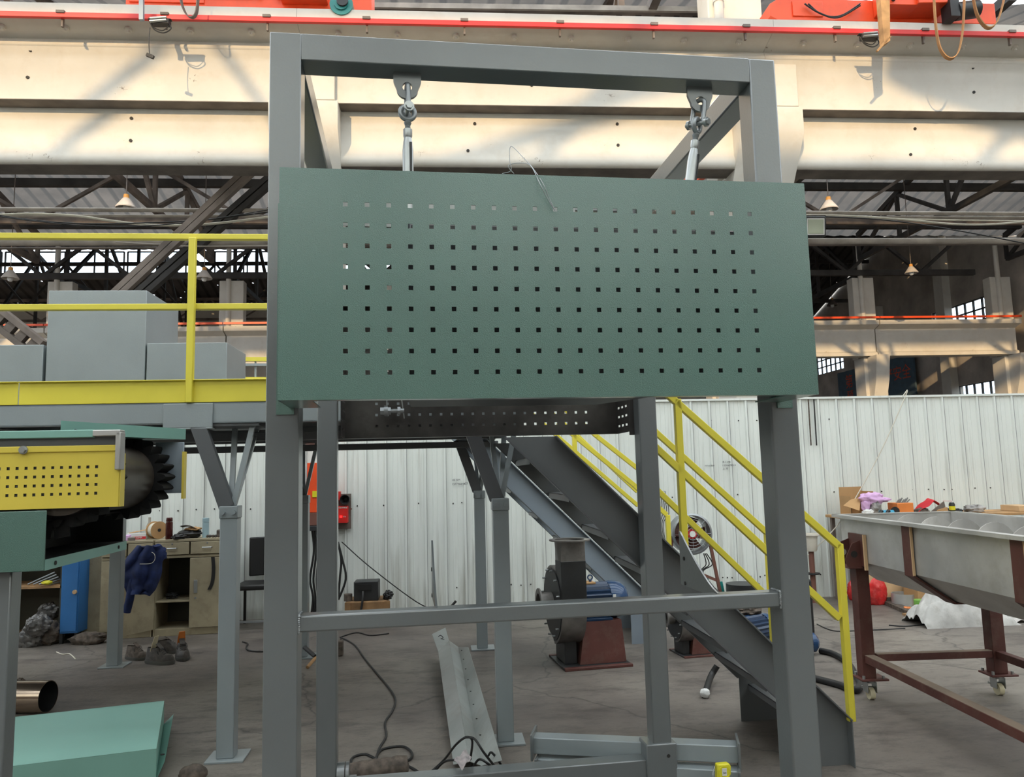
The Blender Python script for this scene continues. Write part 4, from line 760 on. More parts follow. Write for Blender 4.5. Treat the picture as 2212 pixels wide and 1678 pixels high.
pb('splice_plate', 'greyp', -.38, -.10, -.045, -.03, 1.862, 2.005)
pb('splice_plate', 'greyp', -.38, -.10, -.045, .04, 1.855, 1.863)
# railing (front)
R = {'y': 'yellow'}
pb('top_rail', 'yellow', UL, UR, -.02, .02, 3.00, 3.035); pb('mid_rail', 'yellow', UL, UR, -.02, .02, 2.570, 2.606)
pb('toe_board', 'yellow', UL, -1.19, -.028, -.022, 2.012, 2.145); pb('toe_board', 'yellow', -1.185, UR, -.028, -.022, 2.012, 2.145); pb('toe_board_lip', 'yellow', UL, -1.19, -.05, -.022, 2.14, 2.146); pb('toe_board_lip', 'yellow', -1.185, UR, -.05, -.022, 2.14, 2.146)
for u in (-2.8, -1.52-0.0, -.234, 1.3):
    if u == -1.52: continue
    pb('rail_post', 'yellow', u-.02, u+.02, -.06, -.022, 2.01, 3.0)
for v in (2.40,): pb('top_rail', 'yellow', UL, UR, v-.02, v+.02, 3.00, 3.035) if False else None
pb('rear_rail', 'yellow', -.55, UR, 2.38, 2.42, 2.24, 2.275) if False else None
# grey cabinets on the deck
def cabi(u0, u1, v0, v1, z1, lab):
    b = MB(BM); b.box(u0, u1, v0, v1, 2.017, z1); o = b.build('sheet_metal_cabinet', 'greyp', bevel=.004); tag(o, lab, 'cabinet', 'grey sheet-metal cabinets on the platform'); return o
cabi(-1.650, -.952, 1.2, 1.9, 2.987, 'tall grey sheet-metal cabinet on the platform, the highest'); cabi(-2.6, -1.672, 1.2, 1.9, 2.580, 'low grey cabinet on the platform at the left picture edge')
cabi(-.94, -.362, 1.2, 1.76, 2.585, 'low grey cabinet on the platform just right of the tall one')
# distant yellow platform edge
a, c = onY(380, 776, 12.5), onY(640, 776, 12.5); 
# ================================================================== STAIRS
S0 = onZ(1838, 1651)
def stair(fr, wd, ht, top, m, lab, rails, kk=.235, plate_h=.265, sides=(0, 1)):
    t = thing('steel_staircase', lab, 'staircase', tuple(fr.w(-top/2, wd/2, 0)), 'steel staircases')
    for s_ in sides:
        v = 0 if s_ == 0 else wd
        # stringer: upper edge z = k-u
        k = kk; lo = k-plate_h
        fu = -.285
        poly = [(0, v, 0), (0, v, k), (-(top-k), v, top), (-(top-lo), v, top), (fu, v, lo-fu), (fu, v, 0)]
        b = MB(fr.M); b.prism(poly, (0, .006, 0)); b.build('stringer', m, t)
        dv = .05; vv = (v, v+dv) if s_ == 0 else (v-dv, v)
        vv = (v-.0, v+dv) if s_ == 0 else (v-dv, v)
        b = MB(fr.M); b.beam((0, v-.025 if s_ == 0 else v+.03, k), (-(top-k), v-.025 if s_ == 0 else v+.03, top), .055, .007); b.build('top_flange', m, t)
        b = MB(fr.M); b.beam((fu, v-.02 if s_ == 0 else v+.03, lo-fu), (-(top-lo), v-.02 if s_ == 0 else v+.03, top), .03, .007); b.build('bottom_flange', 'greyd', t)
        b = MB(fr.M); b.box(-.006, 0.0, v-.05, v+.006, 0, k); b.build('end_plate', m, t)
    n = 8
    for i in range(n):
        z = .22+i*(top-.3)/(n-1)*.98; u = kk-z-.115
        b = MB(fr.M); b.box(u-.13, u+.10, .006, wd, z-.004, z); b.box(u+.098, u+.10, .006, wd, z-.04, z); b.box(u-.13, u-.126, .006, wd, z-.035, z); b.build('tread', 'greyd', t)
    return t
S = Fr(S0.x, S0.y, 1.0)
t = stair(S, .75, 0, 1.74, 'stairgrey', 'near steel staircase with wide grey stringers and yellow handrails', None)
def rail(t, fr, v, pts, w=.036, name='handrail'):
    for a, c in zip(pts, pts[1:]): b = MB(fr.M); b.beam((a[0], v, a[1]), (c[0], v, c[1]), w, w, up=(0, 1, 0)); b.build(name, 'yellow', t, bevel=.003)
def rp2(fr, x, y, v): q = fr.V(x, y, v); return (q.x, q.z)
for v, top, mid, posts in ((-.02, [(1812, 1180), (1460, 868), (1310, 736)], [(1812, 1335), (1419, 969), (1393, 945)], [((1812, 1180), (1824, 1545)), ((1463, 868), (1474, 1200))]),
                          (.77, [(1658, 1152), (1416, 933), (1393, 912)], [(1650, 1281), (1423, 1062), (1393, 1033)], [((1657, 1152), (1664, 1385)), ])):
    rail(t, S, v, [rp2(S, *q, v) for q in top], name='top_handrail'); rail(t, S, v, [rp2(S, *q, v) for q in mid], name='mid_handrail')
    for a, c in posts: 
        pa, pc = rp2(S, *a, v), rp2(S, *c, v); b = MB(S.M); b.beam((pa[0], v, pa[1]+.015), (pa[0], v, pc[1]-.03), .036, .036, up=(0, 1, 0)); b.build('handrail_post', 'yellow', t, bevel=.003)
S2o = onZ(1432, 1388); S2 = Fr(S2o.x, S2o.y, 1.0)
t2 = stair(S2, .7, 0, 2.0, 'bluegrey', 'second staircase further back with pale blue-grey stringers', None, kk=.31, plate_h=.26)
rail(t2, S2, -.02, [rp2(S2, *q, -.02) for q in ((1440, 1112), (1370, 1048), (1205, 912))], w=.04, name='mid_handrail'); rail(t2, S2, -.02, [rp2(S2, *q, -.02) for q in ((1440, 1085), (1370, 1005), (1270, 925))], w=.04, name='top_handrail') if False else rail(t2, S2, -.02, [rp2(S2, *q, -.02) for q in ((1376, 1011), (1290, 943), (1180, 850))], w=.04, name='top_handrail')
rail(t2, S2, -.02, [rp2(S2, *q, -.02) for q in ((1378, 1092), (1205, 943), (1150, 895))], w=.035, name='low_handrail'); rail(t2, S2, .72, [rp2(S2, *q, .72) for q in ((1376, 1062), (1250, 943), (1150, 855))], w=.035, name='far_handrail')
for a, c in (((1378, 930), (1382, 1105)), ((1240, 930), (1242, 985)), ((1442, 1112), (1446, 1200))):
    pa, pc = rp2(S2, *a, -.02), rp2(S2, *c, -.02); b = MB(S2.M); b.beam((pa[0], -.02, pa[1]), (pa[0], -.02, pc[1]), .04, .04, up=(0, 1, 0)); b.build('handrail_post', 'yellow', t2, bevel=.003)
# ================================================================== LEFT CONVEYOR
Cn = A; CM = AM; T = thing('screw_belt_conveyor', 'yellow and green belt conveyor head at the left picture edge, with a black ribbed belt', 'conveyor', tuple(A.w(-1.1, .9, 0)))
def cb(name, m, *a, bevel=0.003): b = MB(CM); b.box(*a); return b.build(name, m, T, bevel=bevel)
b = MB(CM); us = [-1.6]; h = .0052; n = 22
cols = [-.673-.0294*i for i in range(n)][::-1]
for c in cols: us += [c-h, c+h]
us.append(-.593); zs = [1.468]
for i in range(4): z = 1.518+i*.0315; zs += [z-h, z+h]
zs.append(1.668)
b.perf((0, .5, 0), (1, 0, 0), (0, 0, 1), us, zs, -.002); b.build('yellow_perforated_guard', 'yellowd', T, sharp=30)
cb('guard_fold', 'yellowd', -1.6, -.595, .494, .502, 1.668, 1.690, bevel=.002); cb('guard_edge', 'yellowd', -.596, -.591, .5, .545, 1.468, 1.66, bevel=0)
q = at(50, 972, .49); b = MB(CM); b.cyl((q.x, .494, q.z), (q.x, .478, q.z), .011, n=6); b.cyl((q.x, .494, q.z), (q.x, .488, q.z), .015, n=16); b.build('guard_bolt', 'zinc', T)
cb('side_plate', 'greyd', -1.6, -.60, .508, .514, 1.47, 1.74); cb('side_plate', 'bluegrey', -.72, -.592, 1.30, 1.306, 1.50, 1.735); cb('far_guard_edge', 'yellowd', -.592, -.582, 1.27, 1.31, 1.474, 1.69, bevel=0)
cb('top_angle', 'greens', -1.6, -.684, .49, .53, 1.718, 1.746); cb('end_bracket', 'stain', -.684, -.590, .48, .53, 1.722, 1.744); cb('end_bracket', 'stain', -.606, -.588, .48, .53, 1.60, 1.735)
b = MB(CM); b.add([(-.82, .55, 1.735), (-.60, 1.35, 1.75), (-.60, 1.35, 1.80), (-.82, .55, 1.785), (-1.2, .55, 1.735), (-1.2, 1.35, 1.75)], [(0, 1, 2, 3), (0, 4, 5, 1)]); b.build('hood_plate', 'greens', T)
cu_, cz_ = -.80, 1.575
b = MB(CM); b.cyl((cu_, .52, cz_), (cu_, 1.29, cz_), .135, n=48); b.build('drum', 'drum', T); b = MB(CM); b.cyl((cu_, .52, cz_), (cu_, 1.30, cz_), .03, n=20); b.build('shaft', 'castgrey', T)
def gear(v0, v1, r0, r1, n, m='beltm'):
    b = MB(CM); N = n*6; vs = []
    for v in (v0, v1):
        for k in range(N): a = 2*pi*k/N; r = r0+(r1-r0)*(.5+.5*cos(a*n))**.6; vs.append((cu_+r*cos(a), v, cz_+r*sin(a)))
    for v in (v0, v1): vs.append((cu_, v, cz_))
    fs = [(k, (k+1) % N, N+(k+1) % N, N+k) for k in range(N)]+[((k+1) % N, k, 2*N) for k in range(N)]+[(N+k, N+(k+1) % N, 2*N+1) for k in range(N)]
    b.add(vs, fs); return b.build('ribbed_belt_edge', m, T, sharp=60)
gear(1.12, 1.27, .145, .182, 22); gear(.56, .66, .145, .18, 22)
b = MB(CM)
for k in range(24):
    u = cu_-.02-k*.045; b.beam((u, .58, cz_-.15), (u+.01*(-1)**k, .58, cz_-.215), .05, .01, up=(0, 1, 0)); 
b.box(-1.6, cu_, .56, 1.26, cz_-.15, cz_-.143); b.box(-1.6, cu_, .56, 1.26, cz_+.14, cz_+.147); b.build('belt', 'beltm', T)
# green discharge hood, open to the right
cb('hood_front', 'green', -1.6, -.832, .495, .50, 1.252, 1.462, bevel=.002); cb('hood_back', 'blacks', -1.6, -.85, 1.30, 1.305, 1.252, 1.47)
cb('hood_floor', 'blacks', -1.6, -.835, .50, 1.30, 1.285, 1.29); cb('hood_flange', 'greens', -.838, -.832, .50, 1.30, 1.252, 1.290, bevel=0); cb('hood_inner_shade', 'blacks', -1.05, -1.045, .505, 1.295, 1.29, 1.47)  # black inner sheets stand for the shade inside the hood
for v in (.58, 1.2): b = MB(CM); b.cyl((-.833, v, 1.271), (-.829, v, 1.271), .008, n=10); b.build('flange_hole', 'hole', T)
cb('leg', 'grey', -1.05, -.958, .54, .62, 0, 1.252, bevel=.006); cb('leg', 'grey', -1.0, -.915, 1.22, 1.30, 0, 1.252, bevel=.006) if False else None
cb('leg_brace', 'grey', -1.6, -1.05, .55, .61, .42, .48)
# ================================================================== SCREW TROUGH ON CASTORS (right)
q1, q2 = onZ(1882, 1510), onZ(2172, 1500); Tr = Fr(q1.x, q1.y, math.degrees(atan2(q2.y-q1.y, q2.x-q1.x))); TM = Tr.M
T = thing('screw_trough', 'long steel trough with a screw auger inside, at the right on red-brown legs', 'conveyor', tuple(Tr.w(.4, -.9, .73)))
def tb(name, m, *a, bevel=0.003, parent=T): b = MB(TM); b.box(*a); return b.build(name, m, parent, bevel=bevel)
V0, V1 = .20, -2.6; ZR = 1.20
prof = [(-.03, ZR), (-.03, .905), (.20, .745), (.54, .745), (.77, .905), (.77, ZR)]; inn = [(.76, ZR), (.76, .91), (.535, .755), (.205, .755), (-.02, .91), (-.02, ZR)]
b = MB(TM); b.prism([(u, V0, z) for u, z in prof+inn], (0, V1-V0, 0)); b.build('trough_wall', 'stain', T, sharp=25)
b = MB(TM); b.prism([(u, V0, z) for u, z in prof], (0, -.006, 0)); b.build('end_plate', 'stain', T)
b = MB(TM); b.box(-.075, -.025, V1, V0+.03, ZR, ZR+.006); b.box(.765, .81, V1, V0+.03, ZR, ZR+.006); b.box(-.075, .81, V0-.01, V0+.035, ZR, ZR+.006); b.box(-.077, -.073, V1, V0+.03, ZR-.014, ZR+.006); b.build('rim', 'stain', T)
# auger
b = MB(TM); n = 240; turns = 9; vs = []; R_ = .172; Zc = 1.035
for k in range(n+1):
    v = V0-.12+(V1-V0+.2)*k/n; a = 2*pi*turns*k/n
    for r in (.035, R_): vs += [(.37+r*cos(a), v, Zc+r*sin(a)), (.37+r*cos(a), v-.006, Zc+r*sin(a))]
fs = []
for k in range(n): o = 4*k; fs += [(o, o+2, o+6, o+4), (o+1, o+5, o+7, o+3), (o+2, o+3, o+7, o+6)]
b.add(vs, fs); b.build('screw_flight', 'stain', T, sharp=80); b = MB(TM); b.cyl((.37, V0, Zc), (.37, V1, Zc), .036, n=20); b.build('screw_shaft', 'stain', T)
for v in (-.68, -1.64, -2.4):     # saddle straps
    b = MB(TM); o_ = [(-.036, ZR-.005), (-.036, .90), (.195, .738), (.545, .738), (.776, .90), (.776, ZR-.005)]; 
    path = [(u, z) for u, z in o_]
    for a, c in zip(path, path[1:]):
        b.beam((a[0], v, a[1]), (c[0], v, c[1]), .10, .008, up=(0, 1, 0)) if False else b.prism([(a[0], v-.05, a[1]), (c[0], v-.05, c[1]), (c[0], v+.05, c[1]), (a[0], v+.05, a[1])], (-.008 if a[0] < .2 and c[0] < .3 else (.008 if a[0] > .5 else 0), 0, -.008))
    b.build('saddle_strap', 'oxide', T); b = MB(TM); b.box(-.05, -.036, v-.056, v-.049, .90, ZR-.02); b.build('strap_edge', 'ply', T)
Lg = thing('castor_frame', 'red-brown angle-steel stand on small castors carrying the screw trough', 'stand', tuple(Tr.w(.43, -.9, 0)))
def lb(name, m, *a, bevel=0.003, parent=Lg): b = MB(TM); b.box(*a); return b.build(name, m, parent, bevel=bevel)
for u in (0.0, .87):
    for v in (0.0, -2.3):
        if v < 0 and u == 0: pass
        lb('leg', 'oxide', u-(.06 if u == 0 else .045), u+(.026 if u == 0 else .045), v-.045, v+.045, .145, .865)
        if u > 0: lb('side_bracket', 'oxide', .772, .825, v-.045, v+.045, .85, .865)
        fp = lb('castor_plate', 'oxide', u-.085, u+.095, v-.075, v+.075, .132, .145)
        for s1 in (-1, 1):
            for s2 in (-1, 1): b = MB(TM); b.cyl((u+s1*.065, v+s2*.055, .145), (u+s1*.065, v+s2*.055, .165), .01, n=6); b.build('bolt', 'zinc', fp)
        cs = MB(TM); cs.cyl((u+.0, v, .132), (u, v, .112), .03, n=16); cs.box(u-.032, u-.028, v-.03, v+.04, .045, .115); cs.box(u+.028, u+.032, v-.03, v+.04, .045, .115); cs.box(u-.032, u+.032, v-.03, v+.03, .108, .114); cs.box(u-.035, u+.035, v+.03, v+.06, .06, .075)
        c_ = cs.build('castor_fork', 'zinc', Lg, bevel=.002); b = MB(TM); b.cyl((u-.016, v, .038), (u+.016, v, .038), .038, n=24); b.build('castor_wheel', 'foam', c_)
lb('long_rail', 'oxide', -.045, .02, -2.3, -.045, .245, .295); lb('cross_rail', 'oxide', .045, .825, -.04, .01, .25, .295); lb('long_rail', 'oxide', .84, .89, -2.3, -.045, .245, .295)
lb('rail_dust', 'dust', -.044, .019, -2.3, -.045, .295, .2965, bevel=0); lb('rail_dust', 'dust', .045, .825, -.039, .009, .295, .2965, bevel=0)
# bearing bracket
lb('bracket_base', 'oxide', -.13, -.034, -.10, .09, .865, .88); lb('bracket_back', 'oxide', -.045, -.033, -.15, .07, .88, 1.09)
for v in (-.10, .06):
    b = MB(TM); b.prism([(-.045, v, .88), (-.14, v, .88), (-.15, v, .93), (-.10, v, 1.03), (-.045, v, 1.05)], (0, .008, 0)); b.build('bracket_ear', 'oxide', Lg); b = MB(TM); b.cyl((-.09, v-.002, .96), (-.09, v+.01, .96), .022, n=20); b.build('ear_hole', 'stain' if v > 0 else 'hole', Lg)
b = MB(TM); b.box(-.052, -.033, -.165, -.15, .86, 1.09); b.build('bracket_edge', 'ply', Lg)
# ================================================================== BLOWER
def blower(loc, rz, lab):
    t = thing('centrifugal_blower', lab, 'blower', (0, 0, 0), 'centrifugal blowers on the floor'); m = ID
    def bb(name, mt, *a, bevel=.003, parent=t): b = MB(); b.box(*a); return b.build(name, mt, parent, bevel=bevel)
    zc = .49; b = MB(); prof = []; N = 56      # volute housing, axis x
    for k in range(N): a = 2*pi*k/N; r = .275+.05*((a/(2*pi)+.25) % 1.0); prof.append((r*cos(a), zc+r*sin(a)))
    b.prism([(0, y, z) for y, z in prof], (.20, 0, 0)); h = b.build('volute_housing', 'mill', t, sharp=30)
    b = MB(); b.prism([(-.006, y*.93, zc+(z-zc)*.93) for y, z in prof], (.006, 0, 0)); b.build('front_cover', 'blacks', t, sharp=30)
    b = MB()
    for k in range(12): a = 2*pi*k/12+.2; b.cyl((-.006, .265*cos(a), zc+.265*sin(a)), (-.03, .265*cos(a), zc+.265*sin(a)), .008, n=6)
    b.build('cover_bolt', 'zinc', t)
    b = MB(); b.lathe((-.006, 0, zc), (-1, 0, 0), [(.085, 0), (.085, .10), (.12, .10), (.12, .112), (.078, .112), (.078, 0)], 32); b.build('inlet_flange', 'mill', t)
    b = MB(); b.prism([(.0, -.31, zc), (.0, -.13, zc), (.0, -.13, zc+.36), (.0, -.31, zc+.36)], (.205, 0, 0)); b.build('outlet_duct', 'blacks', t, bevel=.004)
    b = MB(); n = 32; vs = []; cx, cy = .102, -.22
    for k in range(n):
        a = 2*pi*k/n; c, s = cos(a), sin(a); q = max(abs(c), abs(s)); vs.append((cx+.10*c/q, cy+.09*s/q, zc+.36))
    for k in range(n): a = 2*pi*k/n; vs.append((cx+.125*cos(a), cy+.125*sin(a), zc+.52))
    b.add(vs, [(k, (k+1) % n, n+(k+1) % n, n+k) for k in range(n)]); b.build('outlet_cone', 'mill', t)
    b = MB(); b.lathe((cx, cy, zc+.515), (0, 0, 1), [(.122, 0), (.165, 0), (.165, .010), (.122, .010), (.122, 0)], 36); b.build('outlet_flange', 'mill', t)
    b = MB(); N = 48; vs = []
    for x in (.235, .47):
        for k in range(N): a = 2*pi*k/N; r = .135+(.012 if k % 2 else 0); vs.append((x, r*cos(a), zc+r*sin(a)))
    b.add(vs, [(k, (k+1) % N, N+(k+1) % N, N+k) for k in range(N)]+[tuple(range(N))[::-1], tuple(range(N, 2*N))]); mo = b.build('motor_body', 'motor', t, sharp=20)
    b = MB(); b.lathe((.20, 0, zc), (1, 0, 0), [(0, 0), (.15, 0), (.15, .03), (.12, .04), (0, .04)], 32); b.build('motor_end_shield', 'motor', t)
    b = MB(); b.lathe((.47, 0, zc), (1, 0, 0), [(.145, 0), (.15, .02), (.15, .06), (.14, .11), (.11, .15), (.06, .165), (0, .17)], 32); b.build('fan_cowl', 'motorl', t)
    b = MB(); b.box(.475, .50, -.150, -.145, zc-.04, zc+.06); b.build('rating_label', 'paper', t); b = MB(); b.lathe((.33, 0, zc+.145), (0, 0, 1), [(.012, 0), (.012, .02)], 10); n = 16
    for i in range(n):
        a0, a1 = 2*pi*i/n, 2*pi*(i+1)/n; b.cyl((.33+.02*cos(a0), 0, zc+.185+.02*sin(a0)), (.33+.02*cos(a1), 0, zc+.185+.02*sin(a1)), .006, n=6)
    b.build('lifting_eye', 'motorl', t)
    b = MB(); b.box(.25, .36, -.06, .06, zc+.138, zc+.15); b.build('sticker', 'card', t)
    bb('motor_foot', 'motor', .24, .47, -.14, .14, .345, .365); bb('motor_foot', 'motor', .27, .44, -.10, .10, .36, .40)
    b = MB(); b.add([(.17, -.17, .02), (.56, -.17, .02), (.56, .17, .02), (.17, .17, .02), (.23, -.14, .345), (.54, -.14, .345), (.54, .14, .345), (.23, .14, .345)], [(3, 2, 1, 0), (0, 1, 5, 4), (1, 2, 6, 5), (2, 3, 7, 6), (3, 0, 4, 7), (4, 5, 6, 7)]); b.build('motor_pedestal', 'oxide', t)
    bb('base_frame', 'oxide', .02, .58, -.27, -.225, 0, .022); bb('base_frame', 'oxide', .02, .58, .2, .25, 0, .022); bb('base_sheet', 'blacks', .02, .58, -.25, .24, .0, .018); bb('housing_foot', 'blacks', .06, .16, -.12, .16, .02, .26)
    t.location = loc; t.rotation_euler = (0, 0, rz); return t
bl = blower((.80, 6.36, 0), radians(-7) if False else radians(7), 'dark steel blower with blue motor on a red-brown pedestal, below the stairs')
q = onZ(1475, 1422); b2 = dup(bl, (q.x-.02, q.y+.15, 0), 'second smaller blower half hidden behind the near staircase'); b2.scale = (.62,)*3
# motors and rags behind the stairs
def motor(loc, rz, lab, s=1.0):
    t = thing('electric_motor', lab, 'motor', (0, 0, 0), 'loose blue motors behind the stairs'); N = 40; vs = []; b = MB()
    for x in (-.18, .14):
        for k in range(N): a = 2*pi*k/N; r = .12+(.012 if k % 2 else 0); vs.append((x, r*cos(a), .16+r*sin(a)))
    b.add(vs, [(k, (k+1) % N, N+(k+1) % N, N+k) for k in range(N)]+[tuple(range(N))[::-1], tuple(range(N, 2*N))]); b.build('motor_body', 'motor', t, sharp=20)
    b = MB(); b.lathe((.14, 0, .16), (1, 0, 0), [(.13, 0), (.13, .06), (.09, .10), (0, .11)], 28); b.build('fan_cowl', 'motorl', t); b = MB(); b.box(-.15, .1, -.12, .12, 0, .05); b.build('motor_foot', 'motor', t, bevel=.004)
    t.location = loc; t.rotation_euler = (0, 0, rz); t.scale = (s,)*3; return t
q = onZ(1640, 1400); motor((q.x-.02, q.y+.1, 0), .5, 'loose blue motor behind the near stringer under a brown glove', .9)
q = onZ(1772, 1412); motor((q.x-.17, q.y, 0), 0, 'blue pump just right of the grey front post with a black hose', .6)
q = onZ(1625, 1345); b = MB(); b.cyl((q.x, q.y+.2, 0), (q.x, q.y+.2, .36), .17, n=28); tag(b.build('steel_drum', 'blacks'), 'black steel drum behind the near staircase', 'drum')
q = onZ(1640, 1395); b = MB(); b.blob((q.x-.06, q.y+.1, .29), (.13, .08, .05), .35, 2, 4); tag(b.build('work_glove', 'leatherb'), 'dirty brown glove lying on the blue motor', 'glove')
# hoses
def hose(P, r, m, lab, name='hose', cat='hose', zs=None):
    b = MB(); b.tube([onZ(x, y, (zs[i] if zs else r)) for i, (x, y) in enumerate(P)], r, n=12); return tag(b.build(name, m), lab, cat)
hose([(1772, 1405), (1800, 1412), (1830, 1430), (1850, 1460), (1858, 1478), (1845, 1490), (1810, 1478), (1765, 1466), (1740, 1460)], .024, 'black', 'thick black hose looping on the floor right of the grey post')
b = MB(); b.tube([onZ(1549, 1438, .12), onZ(1535, 1462, .05), onZ(1524, 1495, .022)], .022, n=12); tt = b.build('hose', 'black'); tag(tt, 'short black hose end with a taped white tip on the floor below the stairs', 'hose')
b = MB(); q = onZ(1523, 1497, .03); b.blob(q, (.034, .034, .03), .15, 2, 3); b.build('taped_tip', 'paper', tt)
# ================================================================== axial fan on stand
p = onY(1490, 1152, 8.0); t = thing('axial_fan', 'round industrial fan with red blades on a stand behind the yellow handrails', 'fan', (p.x, p.y, 0))
b = MB(); b.lathe(p+Vector((0, .12, 0)), (0, -1, 0), [(.185, 0), (.205, .02), (.205, .20), (.215, .21), (.195, .22), (.185, .2), (.185, 0)], 48); b.build('fan_ring', 'castgrey', t)
b = MB()
for k in range(5):
    a = 2*pi*k/5; e = Vector((cos(a), 0, sin(a))); f_ = Vector((-sin(a), 0, cos(a))); c = p+Vector((0, .02, 0))
    b.prism([c+e*.04-f_*.03+Vector((0, .03, 0)), c+e*.17-f_*.07+Vector((0, .03, 0)), c+e*.17+f_*.07-Vector((0, .03, 0)), c+e*.04+f_*.03-Vector((0, .03, 0))], (0, .003, 0))
b.build('fan_blades', 'oxide', t); b = MB(); b.beam(p+Vector((-.19, -.04, .02)), p+Vector((.19, -.04, -.03)), .02, .07); b.build('motor_bracket', 'oxide', t)
b = MB(); b.cyl(p+Vector((0, -.09, 0)), p+Vector((0, .1, 0)), .05, n=20); b.build('fan_motor', 'redcloth', t); b = MB(); b.cyl(p+Vector((-.0, -.10, -.0)), p+Vector((-.0, -.09, -.0)), .032, n=20); b.build('hub_cap', 'white', t)
b = MB()
for r in (.06, .09, .12, .15): b.tube([p+Vector((r*cos(2*pi*k/24), -.10, r*sin(2*pi*k/24))) for k in range(25)], .002, n=5, sm=1)
for k in range(8): a = 2*pi*k/8; b.cyl(p+Vector((.03*cos(a), -.10, .03*sin(a))), p+Vector((.195*cos(a), -.10, .195*sin(a))), .002, n=5)
b.build('wire_guard', 'castgrey', t)
b = MB(); b.beam((p.x+.20, p.y, p.z-.02), (p.x+.30, p.y, .22), .03, .03); b.beam((p.x-.2, p.y, p.z-.02), (p.x-.25, p.y, .05), .03, .03); b.beam((p.x+.26, p.y, .38), (p.x+.1, p.y, .45), .03, .03); b.build('stand', 'brownpipe', t)
b = MB(); b.beam((p.x+.31, p.y+.02, .36), (p.x+.37, p.y+.02, 0), .035, .035); b.beam((p.x+.16, p.y+.02, .4), (p.x+.2, p.y+.02, 0), .035, .035); b.beam((p.x-.3, p.y+.02, .02), (p.x+.4, p.y+.02, .02), .035, .035); b.build('green_legs', 'palegreen' if False else 'teal', t)
b = MB()
for k in range(3): q = onY(1520+k*3, 1195, 8.3); b.tube([q, q+Vector((.02+.02*k, 0, -.12)), q+Vector((-.05, 0, -.2)), q+Vector((.03*k, 0, -.36))], .006)
b.build('cable', 'black', t)
b = MB()
for k in range(4): b.tube([onY(1424+4*k, 1060, 8.93), onY(1430+5*k, 1090+6*k, 8.91), onY(1424+3*k, 1130, 8.91), onY(1432+2*k, 1175, 8.92)], .004)
tag(b.build('hanging_wires', 'black'), 'loose thin wires hanging on the sheet wall left of the round fan', 'wires')
# ================================================================== red alarm unit etc. on the wall
p = onY(738, 1097, 8.9); t = thing('alarm_unit', 'red alarm box with black siren and lit lamp on the sheet wall', 'alarm', (p.x, 8.9, p.z))
def wb(name, m, x0, y0, x1, y1, Ya, Yb, parent=t, bevel=.003): a, c = onY(x0, y1, Yb), onY(x1, y0, Yb); b = MB(); b.box(a.x, c.x, Ya, Yb, a.z, c.z); return b.build(name, m, parent, bevel=bevel)
wb('back_board', 'steelroof', 712, 1066, 759, 1143, 8.90, 8.926); wb('alarm_box', 'red', 716, 1092, 753, 1129, 8.80, 8.90)
q = onY(745, 1079, 8.8); b = MB(); b.lathe(q+Vector((0, .08, 0)), (0, -1, 0), [(.0, .02), (.02, .02), (.03, .05), (.052, .1), (.056, .1), (.05, .03), (.05, 0), (0, 0)], 28); b.build('siren', 'black', t)
wb('beacon', 'red', 728, 1061, 737, 1080, 8.82, 8.9); q = onY(736.5, 1116, 8.797); b = MB(); b.box(q.x-.012, q.x+.012, 8.79, 8.80, q.z-.012, q.z+.012); b.build('indicator_lamp', 'led', t)
q = onY(733, 1097, 8.797); text('多功能报警器', 'lettering', .02, Matrix.Translation((q.x+.03, 8.797, q.z)) @ Matrix.Rotation(pi/2, 4, 'X'), 'white', t, ext=.0008)
q = onY(744, 1116, 8.797); text('STA', 'lettering', .018, Matrix.Translation((q.x, 8.797, q.z)) @ Matrix.Rotation(pi/2, 4, 'X'), 'white', t, ext=.0008)
b = MB(); a = onY(753, 1099, 8.86); c = onY(760, 1099, 8.86); b.beam(a, c, .015, .015); b.build('bracket', 'brownpipe', t)
p = onY(682, 1130, 8.7); t = thing('orange_wall_machine', 'tall orange machine with a yellow badge, glimpsed between the two left grey posts', 'machine', (p.x, 8.7, p.z))
wb('orange_housing', 'orange', 672, 1000, 696, 1105, 8.6, 8.85, parent=t); wb('yellow_badge', 'tape', 675, 1060, 685, 1074, 8.59, 8.6, parent=t, bevel=0); wb('lower_box', 'brownpipe', 672, 1105, 696, 1132, 8.6, 8.85, parent=t); wb('shelf', 'blacks', 668, 1132, 698, 1143, 8.55, 8.85, parent=t)
b = MB()
for k, x in enumerate((674, 679, 684, 688)): b.tube([onY(x, 1143, 8.65), onY(x+4, 1190, 8.65), onY(x-4+2*k, 1250, 8.65), onY(x+2, 1290, 8.65), onY(x-2, 1330, 8.65)], .012)
tag(b.build('cable_bundle', 'black'), 'bundle of black cables hanging below the orange machine', 'cables')
b = MB()
for k in range(2): b.tube([onY(730, 1170, 8.6), onY(737+3*k, 1210, 8.6), onY(742+5*k-8*(k == 0), 1250, 8.6), onY(731, 1295, 8.6)], .012)
tag(b.build('cable_bundle', 'black'), 'looped black cables on the sheet wall below the red alarm box', 'cables')
